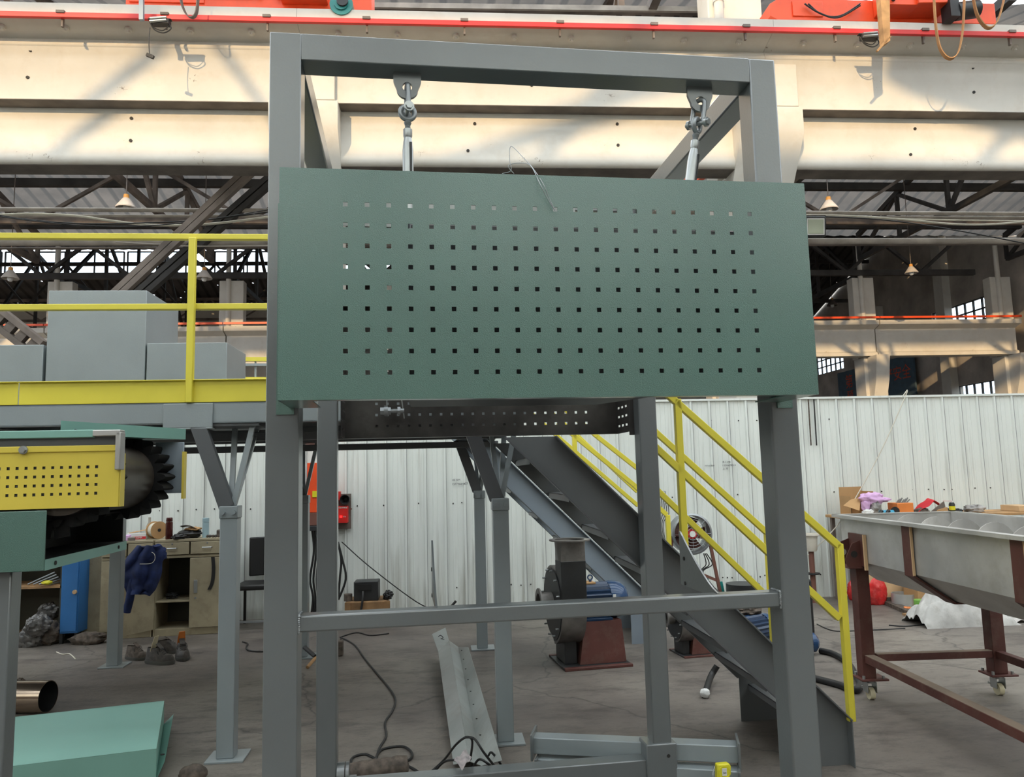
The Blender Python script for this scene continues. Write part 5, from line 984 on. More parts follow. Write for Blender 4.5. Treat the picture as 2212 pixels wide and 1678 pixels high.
# black transformer box on a wooden crate
q = onZ(745, 1330); t = thing('wooden_crate', 'old wooden crate against the sheet wall, under the black box', 'crate', (q.x+.24, 8.65, 0))
a = onY(745, 1290, 8.45); c = onY(835, 1330, 8.45); H = .16
b = MB(); b.box(a.x, c.x, 8.45, 8.85, .01, .225); b.build('crate_body', 'crate', t, bevel=.01); b = MB(); [b.box(a.x+x, a.x+x+.06, 8.435, 8.45, 0, .225) for x in (0, .42)]; b.build('batten', 'crate', t)
a = onY(764, 1286, 8.5); c = onY(805, 1250, 8.5); t = thing('transformer_box', 'black metal box standing on the wooden crate', 'box', ((a.x+c.x)/2, 8.6, .225))
b = MB(); b.box(a.x, c.x+.06, 8.5, 8.72, .225, .43); b.build('case', 'blacks', t, bevel=.008); b = MB(); b.box(a.x+.03, c.x-.02, 8.49, 8.5, .34, .40); b.build('vent', 'black', t); b = MB(); b.tube([((a.x+c.x)/2, 8.48, .33), ((a.x+c.x)/2, 8.44, .25), ((a.x+c.x)/2-.02, 8.42, .1), ((a.x+c.x)/2-.02, 8.38, .01)], .012); b.build('lead', 'black', t)
b = MB(); q = onY(752, 1288, 8.55); b.cyl((q.x, 8.55, .225), (q.x, 8.55, .30), .045, n=20); tag(b.build('rusty_can', 'leatherb'), 'small dark can left of the black box on the crate', 'can')
b = MB(); b.blob((a.x+.36, 8.55, .27), (.05, .05, .05), .4, 2, 8, flat=.225); tag(b.build('dark_rag', 'black'), 'small black rag right of the black box on the crate', 'rag')
# chair at left of frame post
q = onZ(560, 1352); t = thing('swivel_chair', 'dark chair half hidden behind the left front grey post', 'chair', (q.x, q.y, 0))
b = MB(); b.box(q.x-.22, q.x+.2, q.y-.2, q.y+.2, .40, .46); b.build('seat', 'black', t, bevel=.02); b = MB(); b.surf(lambda a, c: (q.x-.16+.34*a, q.y+.2+.05*sin(pi*a), .5+.42*c), 10, 6, .04); b.build('backrest', 'black', t, bevel=.01)
for dx, dy in ((-.2, -.18), (.18, -.18), (-.2, .18), (.18, .18)): b = MB(); b.beam((q.x+dx, q.y+dy, 0), (q.x+dx, q.y+dy, .40), .025, .025); b.build('leg', 'black', t)
b = MB(); b.beam((q.x-.2, q.y-.18, .08), (q.x+.18, q.y-.18, .08), .02, .02); b.build('stretcher', 'castgrey', t)
# ================================================================== steel cabinets on the left
CB = Fr(-3.7, 8.22, 2.5) if False else Fr(-3.75, 8.12, 4.0); KM = CB.M
def ub(x, v=0.0): return CB.V(x, 1250, v).x
uL, uM, uR = CB.V(178, 1250, 0).x, CB.V(333, 1165, 0).x, CB.V(486, 1165, 0).x
ztop = CB.V(400, 1164, 0).z; zdr = CB.V(400, 1198, 0).z
def cabinet(u0, u1, lab, doors):
    t = thing('steel_cabinet', lab, 'cabinet', tuple(CB.w((u0+u1)/2, .25, 0)), 'beige steel cabinets by the wall')
    def kb(name, m, *a, parent=t, bevel=.003): b = MB(KM); b.box(*a); return b.build(name, m, parent, bevel=bevel)
    kb('cabinet_top', 'beige', u0, u1, -.01, .48, ztop-.025, ztop); kb('side_panel', 'beige', u0, u0+.012, 0, .47, .0, ztop-.025); kb('side_panel', 'beige', u1-.012, u1, 0, .47, .0, ztop-.025); kb('back_panel', 'cabdark', u0, u1, .46, .47, 0, ztop-.025)
    kb('plinth', 'beige', u0+.01, u1-.01, 0.01, .45, .0, .07); kb('shelf', 'beige', u0+.012, u1-.012, .02, .46, .33, .345); kb('middle_rail', 'beige', u0, u1, -.002, .02, zdr-.03, zdr)
    h = (u1-u0)/2
    for i in range(2):
        a, c = u0+i*h+.008, u0+(i+1)*h-.008; d = kb('drawer', 'beige', a, c, -.014, .40, zdr+.005, ztop-.03)
        m_ = (a+c)/2; b = MB(KM); zz = (zdr+ztop)/2-.01; b.tube([(m_-.045, -.014, zz), (m_-.045, -.035, zz), (m_+.045, -.035, zz), (m_+.045, -.014, zz)], .006, sm=1); b.build('drawer_handle', 'zinc', d); b = MB(KM); b.cyl((m_, -.018, zz+.045), (m_, -.01, zz+.045), .008, n=12); b.build('drawer_lock', 'castgrey', d)
    for i in doors:
        a, c = u0+i*h+.006, u0+(i+1)*h-.006; d = kb('door', 'beige', a, c, -.016, 0, .075, zdr-.035); m_ = a+.06 if i else c-.06
        b = MB(KM); b.box(m_-.018, m_+.018, -.022, -.016, .42, .55); b.build('door_handle', 'zinc', d, bevel=.002); b = MB(KM); b.cyl((m_, -.021, .37), (m_, -.014, .37), .01, n=12); b.build('door_lock', 'castgrey', d)
    return t
c2 = cabinet(uM+.01, uR, 'right beige steel cabinet with one open door and drawers, under the flasks', (1,))
c1 = cabinet(uM-.50, uM-.005, 'left beige steel cabinet behind the hanging blue jacket', (0, 1))
b = MB(KM); b.prism([(uM+.02, -.016, .075), (uM-.20, -.30, .075), (uM-.20, -.30, zdr-.035), (uM+.02, -.016, zdr-.035)], (-.012, .014, 0)); d = b.build('open_door', 'beige', c2)
q = CB.V(460, 1200, -.02); b = MB(KM); b.strip([(q.x, -.024, zdr-.03), (q.x+.01, -.026, zdr-.15), (q.x, -.024, zdr-.28), (q.x-.03, -.024, zdr-.36)], .035, .004, (1, 0, 0)); tag(b.build('black_belt', 'black'), 'black perforated strap hanging down the beige cabinet door', 'strap')
# blue locker and shelf at far left
q = onZ(178, 1378); b = MB(); t = thing('blue_locker', 'narrow blue locker between the conveyor leg and the beige cabinet', 'locker', (q.x-.2, q.y+.2, 0))
x0 = onY(131, 1300, 8.0).x; x1 = onY(170, 1300, 8.0).x
b = MB(); b.box(x0, x1, 8.0, 8.45, .10, .95); b.build('body', 'blue', t, bevel=.004); b = MB(); b.box(x0+.01, x1-.01, 7.985, 8.0, .12, .93); d = b.build('door', 'blue', t, bevel=.003); b = MB(); b.cyl((x1-.03, 7.985, .5), (x1-.03, 7.965, .5), .02, n=14); b.build('door_knob', 'ply', d)
b = MB(); [b.box(a, a+.03, y, y+.03, 0, .1) for a in (x0, x1-.03) for y in (8.0, 8.42)]; b.build('foot', 'black', t)
b = MB(); xa, xb_ = onY(180, 1300, 8.2).x, onY(228, 1300, 8.2).x; b.box(xa-.01, xb_+.02, 8.2, 8.6, .04, .98); tt = b.build('brown_cupboard', 'beige', bevel=.005); tag(tt, 'brown-beige cupboard between the blue locker and the platform post', 'cupboard')
b = MB(); b.box(xb_-.03, xb_-.0, 8.185, 8.2, .45, .6); b.build('handle', 'castgrey', tt)
xa = onY(-60, 1300, 8.1).x; t = thing('workshop_shelf', 'dark shelf with rods and bags at the left edge under the conveyor', 'shelf', (xa+.8, 8.3, 0))
zt = onY(100, 1268, 8.1).z
for z in (.04, zt, .95): b = MB(); b.box(xa, x0-.03, 8.1, 8.6, z-.012, z+.012); b.build('shelf_board', 'wood', t)
for x in (xa, x0-.06): b = MB(); b.box(x, x+.03, 8.1, 8.6, 0, 1.0); b.build('side', 'cabdark', t)
b = MB(); b.box(xa, x0, 8.6, 8.62, 0, 1.0); b.build('back', 'cabdark', t)
b = MB(); 
for k in range(5): b.cyl(onY(60+12*k, 1262, 8.15), onY(118+4*k, 1236+5*k, 8.25), .009, n=6)
tag(b.build('metal_rods', 'castgrey'), 'thin metal rods on the dark shelf beside a yellow tie', 'rods')
q = onY(102, 1258, 8.1); b = MB(); b.blob(q, (.05, .03, .02), .2, 2, 2, nu=36, nv=24); tag(b.build('yellow_tie', 'tape'), 'small yellow tie on the dark shelf at the left', 'tie')
for k, (x, y, r, mm, lab) in enumerate(((82, 1350, .11, 'plasticd', 'clear crumpled plastic bag on the lower shelf, upper one'), (68, 1378, .12, 'plasticd', 'clear crumpled plastic bag on the floor below the dark shelf'), (105, 1370, .14, 'leatherb', 'brown lumpy sack beside the plastic bags at the left'), (60, 1400, .11, 'leather', 'dark boot-like bundle at the foot of the shelf'), (105, 1322, .10, 'plasticd', 'dark plastic bag at the back of the lower shelf'))):
    q = onY(x, y, 7.9+.08*k); b = MB(); b.blob(q, (r, r*.8, r*.9), .22, 2.2, k, flat=0.0, nu=48, nv=32, fold=.05); tag(b.build('plastic_bag' if mm == 'plasticd' else 'sack', mm), lab, 'bag')
# ---- objects on the cabinets
def cz(x, y, v): q = CB.V(x, y, v); return CB.w(q.x, v, ztop)
p = cz(322, 1163, .30); b = MB(); b.lathe(p, (0, 0, 1), [(0, 0), (.032, 0), (.034, .01), (.034, .12), (.014, .17), (.013, .22), (0, .22)], 20); t = b.build('glass_bottle', 'bottle'); tag(t, 'clear long-necked bottle behind the cord reel on the cabinet', 'bottle')
p = cz(338, 1163, .16); t = thing('cord_reel', 'wooden reel of white cord standing on the cabinet', 'reel', tuple(p)); ax = Vector((.75, -.66, 0)).normalized(); c = p+Vector((0, 0, .092))
for s_ in (-1, 1): b = MB(); b.lathe(c+ax*(s_*.05), ax, [(.018, -.004), (.090, -.004), (.090, .004), (.018, .004), (.018, -.004)], 40); b.build('reel_disc', 'leatherb' if False else 'card', t)
b = MB(); b.cyl(c-ax*.046, c+ax*.046, .075, n=40); b.build('wound_cord', 'rope', t); b = MB(); b.cyl(c+ax*.047, c+ax*.056, .017, n=16); b.build('core_hole', 'hole', t)
p = cz(365, 1164, .05); t = thing('thermos_flask', 'shiny maroon flask on the cabinet right of the cord reel', 'flask', tuple(p))
b = MB(); b.lathe(p, (0, 0, 1), [(0, 0), (.033, 0), (.035, .005), (.035, .165), (.031, .178), (0, .178)], 28); b.build('body', 'maroon', t); b = MB(); b.lathe(p, (0, 0, 1), [(.031, .18), (.033, .183), (.031, .214), (.026, .222), (0, .222)], 28); b.build('lid', 'maroon', t)
p = cz(444, 1160, .12); t = thing('pale_flask', 'pale blue flask at the right end of the cabinet top', 'flask', tuple(p)); b = MB(); b.lathe(p, (0, 0, 1), [(0, 0), (.033, 0), (.033, .16), (0, .16)], 28); b.build('body', 'paleblue', t); b = MB(); b.lathe(p, (0, 0, 1), [(.034, .163), (.034, .20), (.030, .203), (0, .203)], 28); b.build('lid', 'paleblue', t)
p = cz(296, 1168, .15); t = thing('red_white_carton', 'torn red and white carton lying on the left cabinet', 'carton', tuple(p)); b = MB(Matrix.Translation(p) @ Matrix.Rotation(.25, 4, 'Z')); b.box(-.09, .09, -.06, .06, 0, .07); b.build('carton', 'paper', t, bevel=.003); b = MB(Matrix.Translation(p) @ Matrix.Rotation(.25, 4, 'Z')); b.box(-.04, .09, -.062, -.06, .008, .035); b.build('red_band', 'redcloth', t)
text('KEMPI', 'lettering', .022, Matrix.Translation(p) @ Matrix.Rotation(.25, 4, 'Z') @ Matrix.Translation((.025, -.063, .022)) @ Matrix.Rotation(pi/2, 4, 'X'), 'white', t, ext=.0005)
b = MB(Matrix.Translation(p) @ Matrix.Rotation(.25, 4, 'Z')); b.beam((-.08, 0, .07), (.09, .05, .098), .1, .003); b.build('open_flap', 'card', t)
p = cz(274, 1166, .06); b = MB(); b.box(p.x-.05, p.x+.03, p.y-.03, p.y+.05, p.z, p.z+.055); tag(b.build('pink_box', 'pink', bevel=.004), 'small pink box at the left of the cabinet top', 'box')
p = cz(284, 1170, .03); b = MB(); b.lathe(p, (0, 0, 1), [(0, 0), (.035, 0), (.037, .03), (.02, .035), (0, .035)], 20); tag(b.build('tape_roll', 'steelroof'), 'grey roll of tape in front of the pink box', 'roll')
p = cz(408, 1160, .14); t = thing('peaked_cap', 'black peaked cap with a work glove heaped on the cabinet', 'cap', tuple(p)); b = MB(); b.blob(p+Vector((0, 0, .035)), (.13, .07, .05), .3, 2, 5, flat=ztop); b.build('crown', 'black', t); b = MB(); b.surf(lambda a, c: p+Vector((-.07+.16*a, -.06*c, .11+.02*sin(pi*a)-.03*a+.015*c)), 8, 4, .006); b.build('peak', 'leather', t); b = MB(); b.blob(p+Vector((.04, 0, .09)), (.08, .05, .022), .4, 2, 7); b.build('lining', 'card', t)
p = cz(386, 1168, .02); b = MB(); b.blob(p+Vector((0, 0, .02)), (.07, .04, .03), .4, 2, 9, flat=ztop); tag(b.build('black_glove', 'black'), 'black glove at the cabinet edge left of the cap', 'glove')
for k in range(5):
    p = cz(448+6*k, 1163, .10-.01*k); b = MB(); b.blob(p+Vector((0, 0, .014)), (.016, .014, .014), .3, 2, k); tag(b.build('small_fitting', 'leather' if k % 2 else 'leatherb'), 'small metal fittings scattered right of the pale flask', 'fitting', 'small fittings on the cabinet')
p = cz(480, 1160, .15); b = MB(); b.box(p.x-.05, p.x+.06, p.y-.04, p.y+.05, p.z, p.z+.075); tag(b.build('brown_tin', 'leatherb', bevel=.01), 'dark brown tin at the right end of the cabinet beside the platform post', 'tin')
q = CB.V(372, 1245, .2); b = MB(); b.blob(CB.w(q.x, .2, .375), (.06, .04, .03), .5, 3, 3); tag(b.build('metal_bits', 'blacks'), 'small heap of metal bits on the shelf inside the open cabinet', 'bits')
# blue jacket hanging
t = thing('work_jacket', 'dark blue work jacket hanging from the cabinet corner', 'jacket', tuple(CB.w(uM-.1, -.08, ztop)))
def J(x, y, v): q = CB.V(x, y, v); return CB.w(q.x, v, q.z)
cols_ = [((300, 1180), (345, 1178)), ((278, 1205), (350, 1190)), ((268, 1225), (350, 1210)), ((264, 1245), (347, 1235)), ((266, 1262), (340, 1255)), ((272, 1277), (332, 1272)), ((276, 1284), (322, 1284))]
def jf(a, c):
    k = c*(len(cols_)-1); i = min(int(k), len(cols_)-2); f = k-i; L = [cols_[i][0][j]*(1-f)+cols_[i+1][0][j]*f for j in (0, 1)]; R_ = [cols_[i][1][j]*(1-f)+cols_[i+1][1][j]*f for j in (0, 1)]
    x, y = L[0]*(1-a)+R_[0]*a, L[1]*(1-a)+R_[1]*a; return J(x, y, -.36-.07*sin(pi*a)-.03*sin(a*14+c*3)*c-.02*noise.noise(Vector((a*4, c*5, 0)))*2)
b = MB(); b.surf(jf, 40, 30, .02); b.build('body', 'navy', t, sharp=60)
b = MB(); 
for (x, y), (x1, y1) in (((276, 1260), (282, 1312)), ): pass
pts = [J(290, 1240, -.38), J(284, 1270, -.39), J(280, 1295, -.38), J(273, 1322, -.37)]
b.tube(pts, .038, n=14, sm=5); o = b.build('sleeve', 'navy', t, sharp=60)
b = MB(); b.blob(J(338, 1197, -.30), (.09, .05, .09), .3, 2.2, 12); b.build('collar', 'navy', t, sharp=60)
b = MB(); b.tube([J(302, 1218, -.46), J(325, 1217, -.465), (J(334, 1209, -.46)), J(334, 1198, -.45), J(328, 1193, -.445), J(318, 1194, -.445)], .0025); b.build('white_piping', 'rope', t)
# ================================================================== shoes
def shoe(loc, rz, lab, m, open_=False, insole=False, s=1.0):
    t = thing('work_shoe', lab, 'shoe', (0, 0, 0), 'work shoes on the floor'); L = .29
    def wd(a): return .038+.014*sin(pi*min(1, a*1.05))+(.010*sin(pi*(a-.45)/.55) if a > .45 else 0)
    def outline(k, N=36):
        a = 2*pi*k/N; x = .5+.5*cos(a); w_ = wd(x)*abs(sin(a))**.7*(1 if sin(a) >= 0 else -1); return ((x-.5)*L, w_)
    N = 36; b = MB(); rings = []
    vs = []; lv = [(0, 1.0), (.012, 1.04), (.028, 1.03), (.030, .97)]
    for z, k_ in lv: vs += [(x*k_, y*k_, z+(.012*max(0, (x/L-.35))*3 if z > 0 else .01*max(0, x/L-.35)*3)) for x, y in (outline(k) for k in range(N))]
    fs = [(j*N+k, j*N+(k+1) % N, (j+1)*N+(k+1) % N, (j+1)*N+k) for j in range(len(lv)-1) for k in range(N)]+[tuple(range(N))[::-1], tuple(range((len(lv)-1)*N, len(lv)*N))]
    b.add(vs, fs); b.build('sole', 'sole', t, sharp=50)
    b = MB(); vs = []; NJ = 7                       # upper: toe low, ankle high and open
    for j in range(NJ):
        h = j/(NJ-1)
        for k in range(N):
            x, y = outline(k); a = x/L+.5; top = .052+.0*a if a > .78 else (.105 if a < .42 else .105-(.105-.052)*(a-.42)/.36)
            sh = 1-.10*h-(.38*h**3 if a > .42 else .10*h); xx = x if a < .5 else x*(1-.16*h**2); xx = xx+(.0 if a > .5 else .02*h)
            vs.append((xx, y*sh*(1-.25*h*h), .03+top*h*(1-.02*sin(9*a))))
    fs = [(j*N+k, j*N+(k+1) % N, (j+1)*N+(k+1) % N, (j+1)*N+k) for j in range(NJ-1) for k in range(N)]
    # close the vamp, leave the ankle hole
    K = len(vs); half = [k for k in range(N) if outline(k)[0]/L+.5 > .42]
    top0 = (NJ-1)*N; pairs = [(k, (N-k) % N) for k in range(0, N//2+1)]
    for a_, c_ in zip(pairs, pairs[1:]):
        if outline(a_[0])[0]/L+.5 > .45: fs.append((top0+a_[0], top0+c_[0], top0+c_[1], top0+a_[1]))
    b.add(vs, fs); b.build('upper', m, t, sharp=70)
    b = MB(); b.surf(lambda a, c: (-.075+.07*a+.02, -.032+.064*c, .045), 6, 6, .004); b.build('inside', 'black', t)
    b = MB()
    for i in range(4): x = .005+.018*i; z = .128-.013*i; b.tube([(x, -.026, z-.008), (x+.008, 0, z+.006), (x+.004, .026, z-.008)], .0028, n=6)
    b.tube([(.0, 0, .135), (-.012, -.03, .12), (.01, -.045, .10), (.02, -.04, .085)], .0025, n=6); b.tube([(.0, 0, .135), (.015, .03, .13), (.03, .04, .10)], .0025, n=6); b.build('laces', 'black' if m != 'leatherb' else 'leather', t)
    b = MB(); b.surf(lambda a, c: (.02-.05*a, -.022+.044*c, .125+.04*a), 5, 5, .004); b.build('tongue', m, t)
    if insole: b = MB(); b.surf(lambda a, c: (-.09+.02*a+insole[0]*a, (-.032+.064*c)*(.75+.25*sin(pi*a)), .06+.17*a), 8, 6, .004); b.build('insole', 'foam' if insole[1] == 0 else 'orangebox', t)
    t.location = loc; t.rotation_euler = (0, 0, rz); t.scale = (s,)*3; return t
def fl(x, y): q = onZ(x, y); return (q.x, q.y, 0)
shoe(fl(295, 1424), radians(-25), 'brown scuffed shoe without laces, leftmost of the shoes', 'leatherb', s=.86)
shoe(fl(345, 1433), radians(-20), 'black safety shoe with a cream insole sticking up, second from the left', 'leather', insole=(.03, 0))
shoe(fl(362, 1412), radians(35), 'dark shoe lying behind the other shoes', 'leather', s=.95)
shoe(fl(393, 1422), radians(-62), 'black safety shoe with red lining and an upright orange-edged insole, rightmost', 'leather', insole=(.05, 1))
b = MB(); q = onZ(190, 1390); b.blob((q.x, q.y, .04), (.17, .08, .07), .25, 2, 3, flat=.0); tag(b.build('brown_rag', 'leatherb'), 'brown rag on the floor in front of the blue locker', 'rag')
b = MB(); b.tube([onZ(122, 1408, .004), onZ(135, 1413, .004), onZ(150, 1412, .004), onZ(163, 1423, .004)], .005); tag(b.build('white_string', 'rope'), 'short white string on the floor left of the platform post', 'string')
# ================================================================== elbow tube and green tray on the floor
q = onZ(70, 1540); R_ = .105; b = MB(); a = Vector((q.x-.36, q.y+.07, R_)); c = Vector((q.x+.10, q.y+.0, R_)); b.lathe(a, (c-a), [(R_, 0), (R_, (c-a).length), (R_-.004, (c-a).length), (R_-.004, 0)], 40)
tt = b.build('steel_tube', 'brass'); tag(tt, 'short polished steel tube lying on the floor behind the left conveyor leg', 'tube')
b = MB(); b.lathe(a, (c-a), [(R_-.005, .01), (R_-.005, (c-a).length-.002)], 40); b.build('tube_bore', 'black', tt); b = MB(); b.blob(onZ(40, 1480, .05), (.05, .05, .05), .3, 2, 2, flat=0); tag(b.build('brown_lump', 'leatherb'), 'small round brown lump behind the polished tube', 'lump')
hz = .20; P0, P1, P2, P3 = onZ(33, 1548, hz), onZ(355, 1513, hz), onZ(338, 1617, hz), onZ(25, 1655, hz); P0 = P0+(P0-P1)*.35; P3 = P3+(P3-P2)*.35
t = thing('sheet_metal_cover', 'pale green folded sheet-metal cover lying on the floor at the lower left', 'cover', (P2.x-.3, P2.y+.3, 0))
b = MB(); b.add([P0, P1, P2, P3], [(0, 1, 2, 3)]); b.add([p-Vector((0, 0, .003)) for p in (P0, P1, P2, P3)], [(3, 2, 1, 0)]); b.build('top_sheet', 'greens', t)
dn = Vector((0, 0, -hz+.0)); b = MB(); b.prism([P3, P2, P2+dn, P3+dn], (P1-P2).normalized()*.003); b.build('front_flange', 'greens', t); b = MB(); b.prism([P0, P1, P1+dn*.9, P0+dn*.9], (P2-P1).normalized()*.003); b.build('rear_flange', 'greens', t)
Q = [onZ(375, 1542, .10), onZ(356, 1644, .10)]; b = MB(); b.add([P1, P2, P2+Vector((.0, 0, -.16)), P1+Vector((0, 0, -.14)), Q[0], Q[1]], [(0, 1, 2, 3), (3, 2, 5, 4)]); b.build('end_flange', 'greens', t)
q = onZ(351, 1630, .103); b = MB(); b.cyl(q, q+Vector((0, 0, .003)), .011, n=14); b.build('flange_hole', 'hole', t)
# ================================================================== steel posts lying on the floor (right)
def lying(y0, dz, lab, x0, x1, sk=0.0):
    t = thing('flanged_beam', lab, 'beam', ((x0+x1)/2, y0, dz), 'grey flanged beams stacked on the floor'); w = .10
    a, c = Vector((x0, y0, dz+.05)), Vector((x1, y0+sk, dz+.05)); b = MB(); b.beam(a, c, .09, .082); b.build('beam', 'greyp', t, bevel=.005)
    for p in (a, c): b = MB(); d = (c-a).normalized(); s_ = Vector((0, 0, 1)).cross(d); b.beam(p-d*.006*(1 if p == a else -1), p+d*.006*(1 if p == a else -1), .16, .10 if dz == 0 else .13, up=(0, 0, 1)); b.build('end_plate', 'grey', t, bevel=.002)
    return t
l0, l1 = onZ(1150, 1648), onZ(1592, 1668)
pa, pb_ = onZ(1152, 1582, .195), onZ(1590, 1600, .195)
lying(pa.y-.02, .10, 'grey flanged beam on the floor, the upper one of the stack', pa.x, pb_.x, pb_.y-pa.y); lying(pa.y-.04, 0, 'grey flanged beam on the floor, underneath the other', pa.x+.02, pb_.x-.02, pb_.y-pa.y-.03)
p = onY(1561, 1664, pb_.y-.16); t = thing('tape_measure', 'yellow tape measure leaning on the stacked grey beams', 'tape measure', (p.x, p.y, p.z-.045))
b = MB(Matrix.Translation(p) @ Matrix.Rotation(.15, 4, 'Z')); o_ = [(-.036, -.03), (-.032, .036), (.03, .034), (.038, .02), (.036, -.015), (.02, -.04), (-.015, -.044)]; b.prism([(x, -.016, z) for x, z in o_], (0, .032, 0)); b.build('case', 'tape', t, bevel=.006)
b = MB(Matrix.Translation(p) @ Matrix.Rotation(.15, 4, 'Z')); b.lathe((0, -.018, -.002), (0, 1, 0), [(.026, 0), (.029, 0), (.029, .003), (.026, .003), (.026, 0)], 28); b.build('ring', 'tape', t); b = MB(Matrix.Translation(p) @ Matrix.Rotation(.15, 4, 'Z')); b.box(-.012, .012, -.0185, -.016, -.018, .016); b.build('badge', 'paper', t)
text('5m', 'lettering', .014, Matrix.Translation(p) @ Matrix.Rotation(.15, 4, 'Z') @ Matrix.Translation((0, -.019, -.004)) @ Matrix.Rotation(pi/2, 4, 'X'), 'ink', t, ext=.0004)
b = MB(); b.tube([p+Vector((-.038, -.0, .02)), p+Vector((-.055, -.02, -.01)), p+Vector((-.05, -.03, -.05))], .004); b.build('blade', 'castgrey', t)
# ================================================================== folded sheet trough on the floor
H1 = onZ(952, 1392, .17); t = thing('folded_sheet_channel', 'long folded sheet-metal channel leaning on the floor in the middle', 'channel', tuple(onZ(1010, 1600)))
a0, a1, a2, a3 = onZ(940, 1378, .20), onZ(965, 1362, .22), onZ(968, 1385, .09), onZ(1004, 1395, .10)
n0, n1, n2, n3 = onZ(980, 1640, .10), onZ(1004, 1640, .10), onZ(1030, 1700, .02), onZ(1095, 1700, .16)
s0, s1, s2, s3 = onZ(947, 1408, .12), onZ(970, 1384, .17), onZ(990, 1398, .10), onZ(1012, 1398, .17)
e0, e1, e2, e3 = onZ(980, 1652, .03), onZ(1014, 1645, .09), onZ(1040, 1655, .02), onZ(1085, 1643, .12)
def sheet(name, q, m='galv'):
    b = MB(); b.surf(lambda a, c: (q[0]*(1-a)+q[1]*a)*(1-c)+(q[3]*(1-a)+q[2]*a)*c, 6, 6, .003); return b.build(name, m, t)
sheet('left_wall', (s0, s1, e1, e0)); sheet('inner_wall', (s1, s2, e2, e1)); sheet('right_wall', (s2, s3, e3, e2))
sheet('end_tab', (onZ(933, 1370, .22), onZ(962, 1356, .24), s1, s0))
b = MB(); 
for k in range(9): f = (k+.5)/9; q = s2.lerp(e2, f)*.75+s3.lerp(e3, f)*.25+Vector((0, -.004, .008)); b.cyl(q, q+Vector((0, 0, .003)), .006, n=8)
b.build('hole', 'hole', t)
q = (onZ(933, 1370, .22)+onZ(962, 1356, .24))*.5*.6+(s0+s1)*.5*.4; b = MB(); b.tube([q+Vector((-.02, -.03, .01)), q+Vector((.0, -.03, .02)), q+Vector((.02, -.03, .0)), q+Vector((.0, -.03, -.01)), q+Vector((.03, -.03, -.015))], .003); b.build('pen_mark', 'ink', t)
# cables on the floor
hose([(735, 1376), (765, 1392), (790, 1425), (815, 1455), (840, 1485), (854, 1510), (848, 1535), (832, 1560), (834, 1590), (820, 1615), (812, 1640), (808, 1655)], .007, 'black', 'thin black cable snaking across the floor from behind the posts', 'floor_cable', 'cable')
hose([(808, 1655), (815, 1630), (830, 1617), (870, 1612), (889, 1625), (885, 1640), (850, 1652), (800, 1668)], .007, 'black', 'black cable loop on the floor, right loop', 'floor_cable', 'cable')
hose([(905, 1668), (880, 1654), (850, 1652), (815, 1640), (790, 1629), (765, 1634), (758, 1645), (770, 1655), (800, 1662)], .007, 'black', 'black cable loop on the floor, left loop', 'floor_cable', 'cable')
hose([(735, 1380), (752, 1384), (765, 1392), (772, 1400)], .004, 'black', 'thin frayed cable end on the floor', 'floor_cable', 'cable')
hose([(735, 1376), (770, 1366), (800, 1372), (840, 1368)], .006, 'black', 'dark cable lying along the wall side of the floor', 'floor_cable', 'cable')
hose([(524, 1386), (535, 1390), (532, 1400), (545, 1406), (580, 1407)], .007, 'black', 'black cable beside the platform post at left', 'floor_cable', 'cable')
for k, (P_, zz, lab) in enumerate((([(925, 1672), (960, 1640), (985, 1608), (1007, 1592), (1020, 1600), (1016, 1640)], [.01, .08, .2, .26, .24, .12], 'black cable arching over the folded channel, left strand'), ([(1005, 1592), (1025, 1596), (1045, 1625), (1070, 1656), (1085, 1668)], [.26, .26, .2, .08, .01], 'black cable arching over the folded channel, right strand'), ([(940, 1665), (960, 1645), (985, 1642), (1000, 1650)], [.02, .08, .12, .1], 'short black cable under the silver scrap'), ([(1020, 1660), (1035, 1640), (1055, 1650), (1068, 1664)], [.06, .12, .1, .02], 'small black cable loop right of the silver scrap'), ([(1055, 1632), (1062, 1625), (1078, 1645), (1088, 1662)], [.1, .12, .06, .01], 'small black cable hook at the right end of the channel'))):
    b = MB(); b.tube([onZ(x, y, z) for (x, y), z in zip(P_, zz)], .006); tag(b.build('floor_cable', 'black'), lab, 'cable')
M['foil'] = mat('silver_bubble_foil', (0.62, 0.55, 0.56), 0.35, 0.5, var=0.15, vscale=20, bump=1.0, bscale=60)
F4 = [onZ(981, 1643, .17), onZ(1006, 1620, .17), onZ(1019, 1636, .17), onZ(998, 1662, .17)]
b = MB(); b.surf(lambda a, c: (F4[0]*(1-a)+F4[1]*a)*(1-c)+(F4[3]*(1-a)+F4[2]*a)*c+Vector((0, 0, .006*sin(9*a+4*c))), 8, 8, .003); tag(b.build('foil_scrap', 'foil'), 'crumpled silver foil scrap on the cables at the bottom', 'scrap')
b = MB(); q0, q1 = onZ(757, 1672, .04), onZ(838, 1660, .05); b.lathe(q0, q1-q0, [(0, 0), (.05, .0), (.055, .02)]+[(.053+.004*(k % 2), .03+.03*k) for k in range(8)]+[(.05, .29), (.0, .30)], 20); tag(b.build('leather_gauntlet', 'leatherb'), 'rolled brown leather piece lying at the bottom beside the left rear post', 'gauntlet')
b = MB(); q = onZ(418, 1684, .0); b.blob((q.x, q.y, .03), (.075, .05, .045), .12, 1.5, 6, flat=0); tag(b.build('shoe_toe', 'leatherb'), 'brown shoe tip cut off by the bottom picture edge', 'shoe')
